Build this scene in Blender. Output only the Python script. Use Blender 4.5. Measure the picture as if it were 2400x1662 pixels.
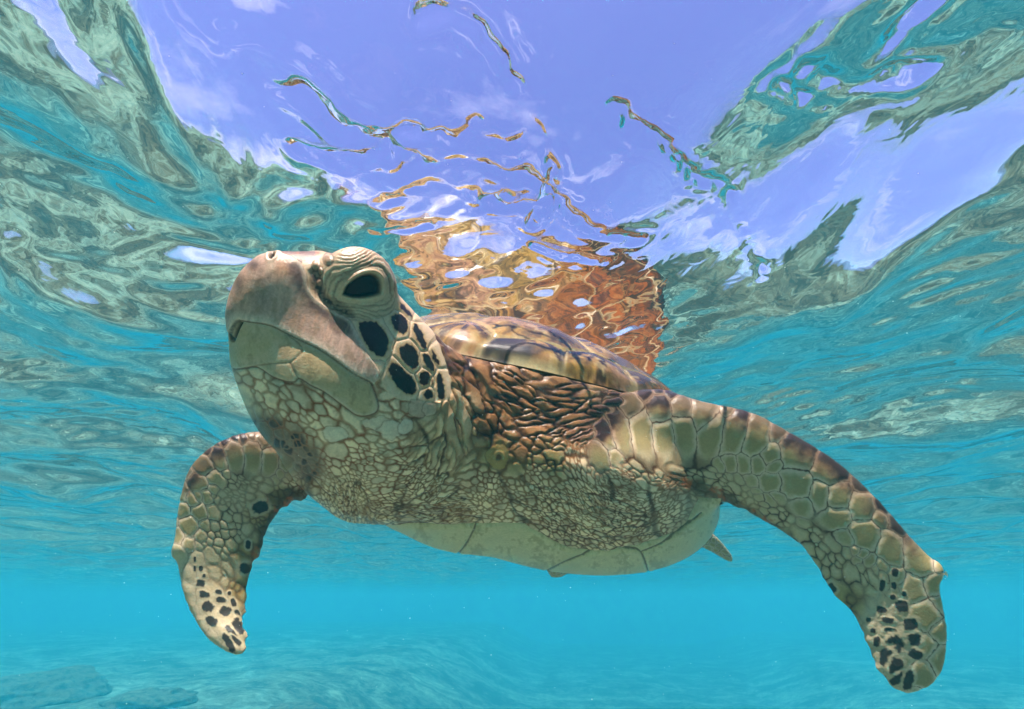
import bpy, math
import numpy as np
import openvdb

RNG = np.random.default_rng(7)
scene = bpy.context.scene
for o in list(bpy.data.objects):
    bpy.data.objects.remove(o)

# ------------------------------------------------------------------ camera
CAM = np.array([0.0, 0.0, -0.54])            # under the surface (z = 0)
PITCH = math.radians(29.8)
FOC = 1002.7                                  # focal length in units of a 2400 wide frame
R_ = np.array([1.0, 0, 0])
F_ = np.array([0, math.cos(PITCH), math.sin(PITCH)])
U_ = np.array([0, -math.sin(PITCH), math.cos(PITCH)])
cd = bpy.data.cameras.new('camera')
cam = bpy.data.objects.new('camera', cd)
scene.collection.objects.link(cam)
cam.location = CAM
cam.rotation_euler = (math.pi / 2 + PITCH, 0, 0)
cd.sensor_width = 36.0
cd.lens = 36.0 * FOC / 2400.0
cd.clip_start = 0.01
cd.clip_end = 500
scene.camera = cam

# ------------------------------------------------------------------ world, sun, exposure
SUN_EL, SUN_AZ = math.radians(65), math.radians(196)   # azimuth measured from +Y clockwise
world = bpy.data.worlds.new('World')
scene.world = world
world.use_nodes = True
wn = world.node_tree
wn.nodes.clear()
w_out = wn.nodes.new('ShaderNodeOutputWorld')
w_bg = wn.nodes.new('ShaderNodeBackground')
w_sky = wn.nodes.new('ShaderNodeTexSky')
w_sky.sky_type = 'NISHITA'
w_sky.sun_disc = False
w_sky.sun_elevation = SUN_EL
w_sky.sun_rotation = SUN_AZ
w_sky.dust_density = 0.6
w_tint = wn.nodes.new('ShaderNodeMix'); w_tint.data_type = 'RGBA'; w_tint.blend_type = 'MULTIPLY'
w_tint.inputs['Factor'].default_value = 1.0
w_tint.inputs['B'].default_value = (0.86, 0.73, 1.22, 1)     # camera white balance for under water
w_tc = wn.nodes.new('ShaderNodeTexCoord')
w_no = wn.nodes.new('ShaderNodeTexNoise')
w_no.inputs['Scale'].default_value = 2.2; w_no.inputs['Detail'].default_value = 7
w_no.inputs['Roughness'].default_value = 0.6; w_no.inputs['Distortion'].default_value = 0.6
w_map = wn.nodes.new('ShaderNodeMapping'); w_map.inputs['Scale'].default_value = (1, 1, 2.0)
w_map.inputs['Location'].default_value = (0.35, 0.2, 0.0)
w_rmp = wn.nodes.new('ShaderNodeValToRGB')
w_rmp.color_ramp.elements[0].position = 0.60; w_rmp.color_ramp.elements[0].color = (0, 0, 0, 1)
w_rmp.color_ramp.elements[1].position = 0.85; w_rmp.color_ramp.elements[1].color = (.8, .8, .8, 1)
w_mix = wn.nodes.new('ShaderNodeMix'); w_mix.data_type = 'RGBA'
w_mix.inputs['B'].default_value = (9.0, 8.6, 10.0, 1)        # thin cloud
wn.links.new(w_tc.outputs['Generated'], w_map.inputs['Vector'])
wn.links.new(w_map.outputs[0], w_no.inputs['Vector'])
w_sep = wn.nodes.new('ShaderNodeSeparateXYZ')
w_low = wn.nodes.new('ShaderNodeMapRange')
w_low.inputs['From Min'].default_value = 0.75; w_low.inputs['From Max'].default_value = 0.05
w_low.inputs['To Min'].default_value = 0.0; w_low.inputs['To Max'].default_value = 0.20
w_add = wn.nodes.new('ShaderNodeMath')
wn.links.new(w_tc.outputs['Generated'], w_sep.inputs[0])
wn.links.new(w_sep.outputs['Z'], w_low.inputs['Value'])
wn.links.new(w_no.outputs['Fac'], w_add.inputs[0]); wn.links.new(w_low.outputs['Result'], w_add.inputs[1])
wn.links.new(w_add.outputs[0], w_rmp.inputs['Fac'])
wn.links.new(w_sky.outputs[0], w_tint.inputs['A'])
wn.links.new(w_tint.outputs['Result'], w_mix.inputs['A'])
wn.links.new(w_rmp.outputs[0], w_mix.inputs['Factor'])
wn.links.new(w_mix.outputs['Result'], w_bg.inputs['Color'])
wn.links.new(w_bg.outputs[0], w_out.inputs['Surface'])
w_bg.inputs['Strength'].default_value = 0.061

sd = bpy.data.lights.new('sun', 'SUN')
sun = bpy.data.objects.new('sun', sd)
scene.collection.objects.link(sun)
sd.energy = 5.0
sd.angle = math.radians(0.53)
sd.color = (1.0, 0.95, 0.86)
sun.rotation_euler = (math.pi / 2 - SUN_EL, 0, -SUN_AZ + math.pi)

vs = scene.view_settings
scene.display_settings.display_device = 'sRGB'
vs.view_transform = 'Standard'
vs.look = 'None'
vs.gamma = 1.0
vs.use_curve_mapping = False
vs.exposure = 2.12
vs.use_white_balance = True          # the camera was balanced for blue water
vs.white_balance_temperature = 7050
vs.white_balance_tint = 18

cy = scene.cycles
cy.max_bounces = 10
cy.diffuse_bounces = 3
cy.glossy_bounces = 4
cy.transmission_bounces = 6
cy.transparent_max_bounces = 12
cy.volume_bounces = 2
cy.caustics_reflective = False
cy.caustics_refractive = False
cy.sample_clamp_indirect = 6.0
cy.use_denoising = True
try:
    cy.denoiser = 'OPENIMAGEDENOISE'
except Exception:
    pass


# ------------------------------------------------------------------ helpers
def cam_pt(px, py, d):
    """world point at depth d along frame direction (px, py)"""
    px = np.asarray(px, float); py = np.asarray(py, float); d = np.asarray(d, float)
    return CAM + d[..., None] * (F_ + ((px - 1200) / FOC)[..., None] * R_ + ((831 - py) / FOC)[..., None] * U_)


def rud(r, u, d):
    return r * R_ + u * U_ + d * F_


def smooth(a, b, x):
    t = np.clip((x - a) / (b - a + 1e-12), 0, 1)
    return t * t * (3 - 2 * t)


def mesh_obj(name, v, f, mat, parent=None, smooth_shade=True, cols=None):
    me = bpy.data.meshes.new(name)
    v = np.asarray(v, np.float32)
    f = np.asarray(f, np.int32)
    k = f.shape[1]
    me.vertices.add(len(v)); me.vertices.foreach_set('co', v.ravel())
    me.loops.add(f.size); me.loops.foreach_set('vertex_index', f.ravel())
    me.polygons.add(len(f)); me.polygons.foreach_set('loop_start', np.arange(0, f.size, k, dtype=np.int32))
    me.update(calc_edges=True)
    me.polygons.foreach_set('use_smooth', np.full(len(f), smooth_shade))
    if cols is not None:
        a = me.color_attributes.new('pigment', 'FLOAT_COLOR', 'POINT')
        c4 = np.ones((len(v), 4), np.float32); c4[:, :3] = cols
        a.data.foreach_set('color', c4.ravel())
    me.materials.append(mat)
    o = bpy.data.objects.new(name, me)
    scene.collection.objects.link(o)
    if parent is not None:
        o.parent = parent
    return o


def grid_faces(nu, nv, wrap_v=False):
    i = np.arange(nu - 1)[:, None]
    j = np.arange(nv if wrap_v else nv - 1)[None, :]
    j2 = (j + 1) % nv
    return np.stack([i * nv + j, (i + 1) * nv + j, (i + 1) * nv + j2, i * nv + j2], -1).reshape(-1, 4)


def vnoise(x, y, seed=0):
    """2D value noise, 0..1"""
    r = np.random.default_rng(seed).random((256, 256))
    xi = np.floor(x).astype(int); yi = np.floor(y).astype(int)
    fx = x - xi; fy = y - yi
    fx = fx * fx * (3 - 2 * fx); fy = fy * fy * (3 - 2 * fy)
    a = r[yi % 256, xi % 256]; b = r[yi % 256, (xi + 1) % 256]
    c = r[(yi + 1) % 256, xi % 256]; e = r[(yi + 1) % 256, (xi + 1) % 256]
    return (a * (1 - fx) + b * fx) * (1 - fy) + (c * (1 - fx) + e * fx) * fy


def fbm(x, y, seed=0, octs=4, gain=0.5):
    t = 0; a = 1; s = 0
    for k in range(octs):
        t = t + a * vnoise(x * 2 ** k + 17.3 * k, y * 2 ** k - 9.1 * k, seed + k)
        s += a; a *= gain
    return t / s


class Nodes:
    """tiny helper to write a node material"""
    def __init__(self, name):
        self.m = bpy.data.materials.new(name); self.m.use_nodes = True
        self.t = self.m.node_tree; self.t.nodes.clear()
        self.out = self.t.nodes.new('ShaderNodeOutputMaterial')

    def n(self, kind, **kw):
        nd = self.t.nodes.new('ShaderNode' + kind)
        for k, v in kw.items():
            if k.startswith('_'):
                setattr(nd, k[1:], v)
            else:
                nd.inputs[k.replace('__', ' ')].default_value = v
        return nd

    def l(self, a, b):
        self.t.links.new(a, b)


def pigment_mat(name, rough=0.45, bump_scale=260, bump=0.12, spec=0.5):
    N = Nodes(name)
    at = N.n('Attribute', _attribute_name='pigment')
    tc = N.n('TexCoord')
    no = N.n('TexNoise', Scale=bump_scale, Detail=5.0, Roughness=0.6)
    N.l(tc.outputs['Object'], no.inputs['Vector'])
    hs = N.n('MapRange'); hs.inputs['To Min'].default_value = 0.72; hs.inputs['To Max'].default_value = 1.28
    N.l(no.outputs['Fac'], hs.inputs['Value'])
    mx = N.n('Mix', _data_type='RGBA', _blend_type='MULTIPLY', Factor=1.0)
    N.l(at.outputs['Color'], mx.inputs['A'])
    N.l(hs.outputs['Result'], mx.inputs['B'])
    bp = N.n('Bump', Strength=bump, Distance=0.002)
    N.l(no.outputs['Fac'], bp.inputs['Height'])
    bs = N.n('BsdfPrincipled', Roughness=rough)
    bs.inputs['Specular IOR Level'].default_value = spec * .3      # wet skin under water hardly shines
    N.l(mx.outputs['Result'], bs.inputs['Base Color'])
    N.l(bp.outputs[0], bs.inputs['Normal'])
    N.l(bs.outputs[0], N.out.inputs['Surface'])
    return N.m


# ------------------------------------------------------------------ sea bed
def seabed_height(x, y):
    h = -1.75 - 2.3 * smooth(2.6, 7.5, y + 0.25 * np.abs(x)) + 0.14 * (fbm(x * 0.35 + 3, y * 0.35 + 8, 11, 3) - 0.5) * 2  # shoal near the camera, below the frame, raised to bounce whiter fill light
    h = h + 0.10 * (fbm(x * 1.6, y * 1.6, 21, 4) - 0.5) * 2
    h = h + 1.7 * smooth(-1.0, -7.0, x - 0.1 * y) * smooth(2, 6, y)      # reef slope on the left
    h = h + 0.9 * smooth(3.0, 8.0, x - 0.3 * y) * smooth(2, 7, y)
    return h


def build_seabed():
    n = 420
    t = np.linspace(-1, 1, n)
    x = 0.9 * np.sinh(4.6 * t); y = 2.0 + 0.9 * np.sinh(4.6 * t)
    X, Y = np.meshgrid(x, y, indexing='ij')
    Z = seabed_height(X, Y)
    near = np.exp(-((X / 6) ** 2 + ((Y - 3) / 7) ** 2))
    rub = fbm(X * 9, Y * 9, 31, 4)
    Z = Z + near * 0.09 * smooth(0.48, 0.75, rub)
    N = Nodes('seabed_sand')
    tc = N.n('TexCoord')
    n1 = N.n('TexNoise', Scale=0.75, Detail=8.0, Roughness=0.65, Distortion=0.8)
    n2 = N.n('TexNoise', Scale=5.0, Detail=8.0, Roughness=0.7, Distortion=0.4)
    for q in (n1, n2):
        N.l(tc.outputs['Object'], q.inputs['Vector'])
    add = N.n('Math', _operation='ADD')
    m1 = N.n('Math', _operation='MULTIPLY'); m1.inputs[1].default_value = 0.62
    m2 = N.n('Math', _operation='MULTIPLY'); m2.inputs[1].default_value = 0.38
    N.l(n1.outputs['Fac'], m1.inputs[0]); N.l(n2.outputs['Fac'], m2.inputs[0])
    N.l(m1.outputs[0], add.inputs[0]); N.l(m2.outputs[0], add.inputs[1])
    rp = N.n('ValToRGB')
    e = rp.color_ramp.elements
    e[0].position = 0.42; e[0].color = (0.045, 0.05, 0.035, 1)
    e[1].position = 0.64; e[1].color = (0.42, 0.49, 0.375, 1)
    k = e.new(0.495); k.color = (0.14, 0.14, 0.095, 1)
    k = e.new(0.56); k.color = (0.24, 0.32, 0.25, 1)
    N.l(add.outputs[0], rp.inputs['Fac'])
    bp = N.n('Bump', Strength=0.6, Distance=0.03)
    N.l(n2.outputs['Fac'], bp.inputs['Height'])
    bs = N.n('BsdfPrincipled', Roughness=0.95)
    bs.inputs['Specular IOR Level'].default_value = 0.1
    N.l(rp.outputs[0], bs.inputs['Base Color']); N.l(bp.outputs[0], bs.inputs['Normal'])
    N.l(bs.outputs[0], N.out.inputs['Surface'])
    V = np.stack([X, Y, Z], -1).reshape(-1, 3)
    o = mesh_obj('seabed', V, grid_faces(n, n)[:, ::-1], N.m)
    o['kind'] = 'structure'
    o['label'] = 'pale sandy sea bed with darker rubble fading into turquoise water'
    return o


# ------------------------------------------------------------------ water surface
WAVE_SEED = 13


def wave_height(X, Y):
    r = np.random.default_rng(WAVE_SEED)
    Z = np.zeros_like(X)
    # domain warp
    wx = X + 0.10 * (fbm(X * 2.3, Y * 2.3, 41, 3) - 0.5) * 2
    wy = Y + 0.10 * (fbm(X * 2.3 + 40, Y * 2.3, 47, 3) - 0.5) * 2
    calm = np.exp(-(((X - 0.16) / 0.26) ** 2 + ((Y - 0.30) / 0.30) ** 2))      # glassy patch overhead
    chop = 1 - 0.75 * calm
    left = smooth(-0.05, -0.35, X)
    right = smooth(0.30, 0.55, X)
    for lo, hi, n, slope, spread in ((0.9, 2.2, 7, 0.055, 1.2), (0.35, 0.9, 12, 0.12, 1.5), (0.12, 0.35, 16, 0.046, 3.1)):
        for k in range(n):
            lam = lo * (hi / lo) ** r.random()
            th = math.radians(35) + spread * (r.random() - 0.5) * 2
            kk = 2 * math.pi / lam
            ph = r.random() * 2 * math.pi
            A = slope / math.sqrt(n) * math.sqrt(2) / kk
            arg = kk * (wx * math.cos(th) + wy * math.sin(th)) + ph
            w = A * (np.sin(arg) + 0.18 * np.cos(2 * arg))
            Z += w * (chop * (1 + .7 * left + .3 * right) if hi < 0.5 else (.62 + .6 * left + .5 * right) if hi < 1 else 1.0)
    # fine ripples in patches
    patch = smooth(0.42, 0.66, fbm(X * 2.1 + 5, Y * 2.1 + 1, 61, 3))
    over = np.clip(np.exp(-(((X - 0.02) / 0.22) ** 2 + ((Y - 0.62) / 0.22) ** 2)) + .8 * np.exp(-(((X - 0.24) / 0.16) ** 2 + ((Y - 0.86) / 0.2) ** 2)), 0, 1)      # wake over the shell
    patch = (0.08 + 0.60 * patch * np.clip(left + right, 0, 1) + 1.45 * over * (.35 + .65 * patch)) * chop
    for k in range(16):
        lam = 0.028 + 0.07 * r.random(); th = math.radians(60) + 0.9 * (r.random() - .5) * 2
        kk = 2 * math.pi / lam
        Z += patch * 0.24 / math.sqrt(16) / kk * np.sin(kk * (wx * math.cos(th) + wy * math.sin(th)) + 7 * k)
    # broad hump that carries the sky window out to the right
    Z += 0.034 * np.exp(-(((X - .42) / .17) ** 2 + ((Y - .40) / .17) ** 2))
    # steep little crests thrown up by the shell, seen as thin bright and rusty threads
    near = (np.abs(X) < 0.95) & (Y > -0.25) & (Y < 1.15)
    xs, ys = X[near], Y[near]
    add = np.zeros(xs.shape)
    wob = 0.026 * (fbm(xs * 14, ys * 14, 201, 5, .62) - .5) * 2
    wob2 = 0.026 * (fbm(xs * 14 + 31, ys * 14, 205, 5, .62) - .5) * 2
    amp = smooth(.34, .60, fbm(xs * 12 + 3, ys * 12, 209, 4))
    for sig, h, pts in CRESTS:
        best = np.full(xs.shape, 9.0)
        P_ = [surface_pt(*p) for p in pts]
        for (ax, ay), (bx, by) in zip(P_[:-1], P_[1:]):
            dx, dy = bx - ax, by - ay
            t = np.clip(((xs + wob - ax) * dx + (ys + wob2 - ay) * dy) / (dx * dx + dy * dy + 1e-12), 0, 1)
            best = np.minimum(best, np.hypot(xs + wob - ax - t * dx, ys + wob2 - ay - t * dy))
        add += h * (.12 + .95 * amp) * (np.exp(-(best / sig) ** 2) + .30 * np.cos(best / sig * 2.4) * np.exp(-(best / (sig * 2.4)) ** 2))
    Z[near] += add
    return Z


def surface_pt(px, py):
    d = F_ + (px - 1200) / FOC * R_ + (831 - py) / FOC * U_
    t = -CAM[2] / d[2]
    return CAM[0] + t * d[0], CAM[1] + t * d[1]


CRESTS = [
    (.011, .0085, [(1000, 35), (1080, 50), (1150, 85), (1190, 150), (1240, 220), (1270, 300), (1280, 400), (1265, 500)]),
    (.010, .0075, [(1430, 260), (1500, 310), (1560, 370), (1640, 420), (1700, 470), (1760, 560), (1790, 640)]),
    (.016, .0140, [(640, 150), (720, 200), (780, 260), (840, 310), (900, 330), (960, 300)]),
    (.012, .0110, [(700, 330), (790, 350), (880, 345), (960, 370)]),
    (.010, .0090, [(930, 325), (1020, 300), (1100, 290), (1180, 310), (1225, 300)]),
    (.010, .0090, [(930, 395), (1010, 372), (1100, 350), (1200, 390), (1270, 430)]),
    (.010, .0090, [(910, 455), (1000, 420), (1080, 430), (1180, 470), (1270, 465)]),
    (.011, .0090, [(880, 520), (990, 515), (1080, 500), (1180, 440)]),
    (.012, .0080, [(1270, 440), (1340, 480), (1420, 530), (1500, 560)]),
    (.010, .0070, [(1250, 560), (1330, 590), (1420, 600)]),
    (.012, .0090, [(1840, 235), (1900, 260), (1970, 290)]),
    (.014, .0110, [(1900, 190), (1960, 215), (2030, 235), (2110, 215), (2200, 215)]),
    (.014, .0120, [(2080, 150), (2110, 90), (2160, 40)]),
]


def build_water():
    n = 840
    t = np.linspace(-1, 1, n)
    s = np.sinh(6.6 * t) / math.sinh(6.6)
    x = 45 * s + 0.85 * t; y = 0.5 + 45 * s + 0.85 * t
    X, Y = np.meshgrid(x, y, indexing='ij')
    Z = wave_height(X, Y)
    V = np.stack([X, Y, Z], -1).reshape(-1, 3)
    N = Nodes('water_surface')
    tc = N.n('TexCoord')
    no = N.n('TexNoise', Scale=22.0, Detail=2.0, Roughness=0.5, Distortion=0.5)
    N.l(tc.outputs['Object'], no.inputs['Vector'])
    bp = N.n('Bump', Strength=0.25, Distance=0.004)
    N.l(no.outputs['Fac'], bp.inputs['Height'])
    fr = N.n('Fresnel', IOR=1.333)
    N.l(bp.outputs[0], fr.inputs['Normal'])
    rf = N.n('BsdfRefraction', Roughness=0.0, IOR=1.333)
    N.l(bp.outputs[0], rf.inputs['Normal'])
    tr = N.n('BsdfTransparent')
    gl = N.n('BsdfGlossy', Roughness=0.0)
    N.l(bp.outputs[0], gl.inputs['Normal'])
    m1 = N.n('MixShader'); m1.inputs[0].default_value = 0.45
    N.l(rf.outputs[0], m1.inputs[1]); N.l(tr.outputs[0], m1.inputs[2])
    m2 = N.n('MixShader')
    N.l(fr.outputs[0], m2.inputs[0]); N.l(m1.outputs[0], m2.inputs[1]); N.l(gl.outputs[0], m2.inputs[2])
    N.l(m2.outputs[0], N.out.inputs['Surface'])
    o = mesh_obj('water', V, grid_faces(n, n), N.m)
    o['kind'] = 'structure'
    o['label'] = 'rippled water surface seen from below with blue sky through it'
    return o


def build_haze():
    v = np.array([[x, y, z] for x in (-60, 60) for y in (-60, 62) for z in (-6.2, 0.34)], float)
    f = np.array([[0, 1, 3, 2], [4, 6, 7, 5], [0, 4, 5, 1], [2, 3, 7, 6], [0, 2, 6, 4], [1, 5, 7, 3]])
    N = Nodes('turquoise_water')
    pv = N.n('VolumePrincipled', Density=0.19, Anisotropy=0.0)
    pv.inputs['Absorption Color'].default_value = (0.10, 0.46, 0.56, 1)   # water swallows red first
    pv.inputs['Color'].default_value = (0.0001, 0.130, 0.178, 1)
    N.l(pv.outputs[0], N.out.inputs['Volume'])
    o = mesh_obj('haze', v, f, N.m, smooth_shade=False)
    o['kind'] = 'stuff'
    o['label'] = 'turquoise water body fading far things to blue'
    return o


build_seabed()
build_water()
build_haze()

# ------------------------------------------------------------------ turtle: volume of the body
def rv(t):                                  # (right, up, towards the lens) -> world
    return t[0] * R_ + t[1] * U_ - t[2] * F_


# shell frame
SH_C = CAM + rud(0.0924, -0.0648, 0.9393)
SH_A = rud(-0.71482, 0.22670, -0.66154); SH_L = rud(0.66897, -0.05392, -0.74133); SH_N = rud(0.20373, 0.97247, 0.11311)
SH_LA, SH_W, SH_H = 0.4104, 0.2800, 0.0835
# belly frame
PL_C = CAM + rud(0.060, -0.150, 0.92)
PL_A = rud(-0.45, 0.36, -0.82); PL_A /= np.linalg.norm(PL_A)
PL_L = rud(0.86, -0.11, -0.50); PL_L -= PL_A * (PL_L @ PL_A); PL_L /= np.linalg.norm(PL_L)
PL_N = np.cross(PL_A, PL_L)
if PL_N @ U_ < 0:
    PL_N = -PL_N


def shell_pt(u, v, h):
    u = np.asarray(u, float); v = np.asarray(v, float); h = np.asarray(h, float)
    return SH_C + u[..., None] * SH_A + v[..., None] * SH_L + h[..., None] * SH_N


# head frame (forward, left, up)
HD_S = 1.078
HD_O = CAM + rv((-0.2588, 0.0480, -0.3914))
HD_F = rv((-0.5980, 0.2397, 0.7648)); HD_L = rv((0.7673, -0.1045, 0.6327)); HD_U = rv((0.2316, 0.9652, -0.1214))


def head_pt(x, y, z):
    x, y, z = np.broadcast_arrays(np.asarray(x, float), np.asarray(y, float), np.asarray(z, float))
    return HD_O + HD_S * (x[..., None] * HD_F + y[..., None] * HD_L + z[..., None] * HD_U)


def catmull(P, n):
    """resample the rows of P with a Catmull-Rom spline to n rows"""
    P = np.asarray(P, float); m = len(P)
    Q = np.vstack([2 * P[0] - P[1], P, 2 * P[-1] - P[-2]])
    t = np.linspace(0, m - 1 - 1e-9, n); i = t.astype(int); f = (t - i)[:, None]
    a, b, c, d = Q[i], Q[i + 1], Q[i + 2], Q[i + 3]
    return 0.5 * (2 * b + (c - a) * f + (2 * a - 5 * b + 4 * c - d) * f ** 2 + (3 * b - a - 3 * c + d) * f ** 3)


def ring_solid(rings):
    """closed quad/tri mesh out of equal rings"""
    nr, k = rings.shape[:2]
    v = np.vstack([rings.reshape(-1, 3), rings[0].mean(0)[None], rings[-1].mean(0)[None]])
    q = grid_faces(nr, k, True)
    tri = []
    for s, base in ((nr * k, 0), (nr * k + 1, (nr - 1) * k)):
        for j in range(k):
            a, b = base + j, base + (j + 1) % k
            tri.append((s, a, b) if s == nr * k else (s, b, a))
    return v, q, np.array(tri)


def head_solid():
    # x back from the beak, z of the widest line, top, bottom, half width
    T = np.array([
        (0.000, 0.010, 0.018, -0.004, 0.004),
        (-0.003, 0.010, 0.030, -0.016, 0.012),
        (-0.010, 0.010, 0.045, -0.030, 0.021),
        (-0.022, 0.008, 0.056, -0.052, 0.030),
        (-0.040, 0.006, 0.064, -0.066, 0.039),
        (-0.060, 0.003, 0.073, -0.076, 0.047),
        (-0.085, 0.000, 0.077, -0.084, 0.054),
        (-0.115, -0.006, 0.072, -0.088, 0.060),
        (-0.145, -0.014, 0.060, -0.096, 0.063),
        (-0.175, -0.024, 0.044, -0.100, 0.061),
        (-0.205, -0.032, 0.022, -0.098, 0.054),
        (-0.230, -0.036, 0.000, -0.085, 0.038)])
    T = catmull(T, 60)
    a = np.linspace(0, 2 * math.pi, 64, endpoint=False)
    ca, sa = np.cos(a), np.sin(a)
    e = 0.84
    rings = []
    for x, zm, zt, zb, w in T:
        y = w * np.sign(ca) * np.abs(ca) ** e
        z = zm + np.where(sa > 0, (zt - zm), (zm - zb)) * np.sign(sa) * np.abs(sa) ** e
        rings.append(head_pt(np.full_like(y, x), y, z))
    return ring_solid(np.array(rings))


def flipper_solid(ribs, n=64, ragged=0.0):
    """ribs: leading edge pixel, trailing edge pixel, their depths, half thickness"""
    A = np.array(ribs, float)
    A = catmull(A, n)
    jag = ragged * ((fbm(np.arange(n) * .55, np.zeros(n) + 3.7, 161, 3) - .5) * 2) * smooth(4, 14, np.arange(n)) * smooth(n, n - 12, np.arange(n))
    ch = A[:, 2:4] - A[:, 0:2]; A[:, 2:4] += ch / np.linalg.norm(ch, axis=1)[:, None] * jag[:, None]
    L = cam_pt(A[:, 0], A[:, 1], A[:, 4]); T = cam_pt(A[:, 2], A[:, 3], A[:, 5]); th = A[:, 6]
    mid = (L + T) / 2
    tan = np.gradient(mid, axis=0)
    nr = np.cross(T - L, tan); nr /= np.linalg.norm(nr, axis=1)[:, None]
    s = np.linspace(0, 1, 25)
    prof = 1.75 * np.sqrt(np.clip(s, 0, 1)) * (1 - s) ** 0.62 + 0.16 * np.sqrt(np.clip(1 - (2 * s - 1) ** 8, 0, 1))
    rings = []
    for i in range(n):
        line = L[i] + s[:, None] * (T[i] - L[i])
        up = line + (th[i] * prof)[:, None] * nr[i]
        dn = line - (th[i] * prof)[:, None] * nr[i]
        rings.append(np.vstack([up, dn[-2:0:-1]]))
    return ring_solid(np.array(rings))


LEFT_RIBS = [
    (1405, 1010, 1470, 1240, .71, .75, .062), (1450, 952, 1560, 1180, .67, .72, .050),
    (1540, 926, 1618, 1130, .645, .69, .040), (1650, 944, 1680, 1160, .62, .66, .033),
    (1760, 966, 1745, 1195, .60, .63, .029), (1850, 1012, 1800, 1225, .58, .61, .026),
    (1950, 1072, 1860, 1265, .56, .585, .023), (2040, 1150, 1912, 1322, .54, .565, .020),
    (2130, 1250, 1945, 1388, .525, .55, .018), (2188, 1320, 1985, 1428, .515, .54, .016),
    (2208, 1400, 2015, 1470, .508, .53, .014), (2221, 1480, 2035, 1530, .503, .52, .012),
    (2212, 1560, 2055, 1572, .50, .513, .010), (2183, 1604, 2085, 1610, .50, .508, .008),
    (2140, 1626, 2118, 1626, .50, .503, .005)]
RIGHT_RIBS = [
    (840, 1085, 870, 1215, .82, .84, .040), (760, 1075, 785, 1195, .78, .80, .036),
    (690, 1052, 722, 1160, .73, .75, .034), (650, 1022, 700, 1172, .70, .72, .029),
    (600, 1010, 662, 1190, .68, .70, .026), (540, 1022, 638, 1218, .66, .69, .023),
    (482, 1053, 625, 1248, .645, .675, .021), (436, 1108, 614, 1285, .63, .665, .019),
    (416, 1190, 600, 1325, .62, .65, .017), (408, 1260, 586, 1365, .61, .64, .015),
    (415, 1330, 576, 1408, .60, .63, .013), (432, 1405, 576, 1455, .59, .61, .011),
    (470, 1480, 582, 1492, .58, .59, .009), (515, 1521, 583, 1518, .575, .58, .007),
    (552, 1537, 573, 1531, .572, .575, .005)]

VOX = 0.004
GMIN = CAM + rud(-0.62, -0.50, 0.30) * 0 + np.array([-0.60, 0.20, -0.27])
GMAX = np.array([0.66, 1.46, 0.62]) + np.array([0, 0, CAM[2]])
GMIN[2] = CAM[2] - 0.30


def vox_transform():
    return openvdb.createLinearTransform([[VOX, 0, 0, 0], [0, VOX, 0, 0], [0, 0, VOX, 0], [*map(float, GMIN), 1]])


def level_set(solid):
    v, q, t = solid
    xf = vox_transform()
    g = openvdb.FloatGrid.createLevelSetFromPolygons(v.astype(np.float32), triangles=t.astype(np.uint32),
                                                     quads=q.astype(np.uint32), transform=xf, halfWidth=14.0)
    arr = np.empty(GDIM, np.float32)
    g.copyToArray(arr, ijk=(0, 0, 0))
    return arr


def smin(a, b, k):
    h = np.clip(k - np.abs(a - b), 0, None) / k
    return np.minimum(a, b) - h * h * k * 0.25


GDIM = tuple(int(x) for x in np.ceil((GMAX - GMIN) / VOX))
gx, gy, gz = [(GMIN[i] + VOX * np.arange(GDIM[i])).astype(np.float32) for i in range(3)]


def block(c, r):
    lo = np.clip(np.floor((c - r - GMIN) / VOX).astype(int), 0, np.array(GDIM))
    hi = np.clip(np.ceil((c + r - GMIN) / VOX).astype(int), 0, np.array(GDIM))
    return tuple(slice(a, b) for a, b in zip(lo, hi))


def put(fn, c, r, fld, k):
    """smooth union of an analytic shape, evaluated inside one box"""
    b = block(np.asarray(c), r)
    X = gx[b[0]][:, None, None]; Y = gy[b[1]][None, :, None]; Z = gz[b[2]][None, None, :]
    fld[b] = smin(fld[b], fn(X, Y, Z).astype(np.float32), k)


def cone(a, b, ra, rb):
    a = np.asarray(a); b = np.asarray(b); ab = b - a; L2 = ab @ ab

    def fn(X, Y, Z):
        t = np.clip(((X - a[0]) * ab[0] + (Y - a[1]) * ab[1] + (Z - a[2]) * ab[2]) / L2, 0, 1)
        d = np.sqrt((X - a[0] - t * ab[0]) ** 2 + (Y - a[1] - t * ab[1]) ** 2 + (Z - a[2] - t * ab[2]) ** 2)
        return d - (ra + (rb - ra) * t)
    return fn, (a + b) / 2, np.linalg.norm(ab) / 2 + max(ra, rb) + 0.07


def ellipsoid(c, axes, radii):
    c = np.asarray(c); A = np.asarray(axes); r = np.asarray(radii)

    def fn(X, Y, Z):
        q = [(((X - c[0]) * A[i][0] + (Y - c[1]) * A[i][1] + (Z - c[2]) * A[i][2]) / r[i]) for i in range(3)]
        k0 = np.sqrt(q[0] ** 2 + q[1] ** 2 + q[2] ** 2)
        k1 = np.sqrt((q[0] / r[0]) ** 2 + (q[1] / r[1]) ** 2 + (q[2] / r[2]) ** 2)
        return k0 * (k0 - 1) / np.maximum(k1, 1e-6)
    return fn, c, max(radii) + 0.05


def P(px, py, d):
    return cam_pt(np.float64(px), np.float64(py), np.float64(d))


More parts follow.
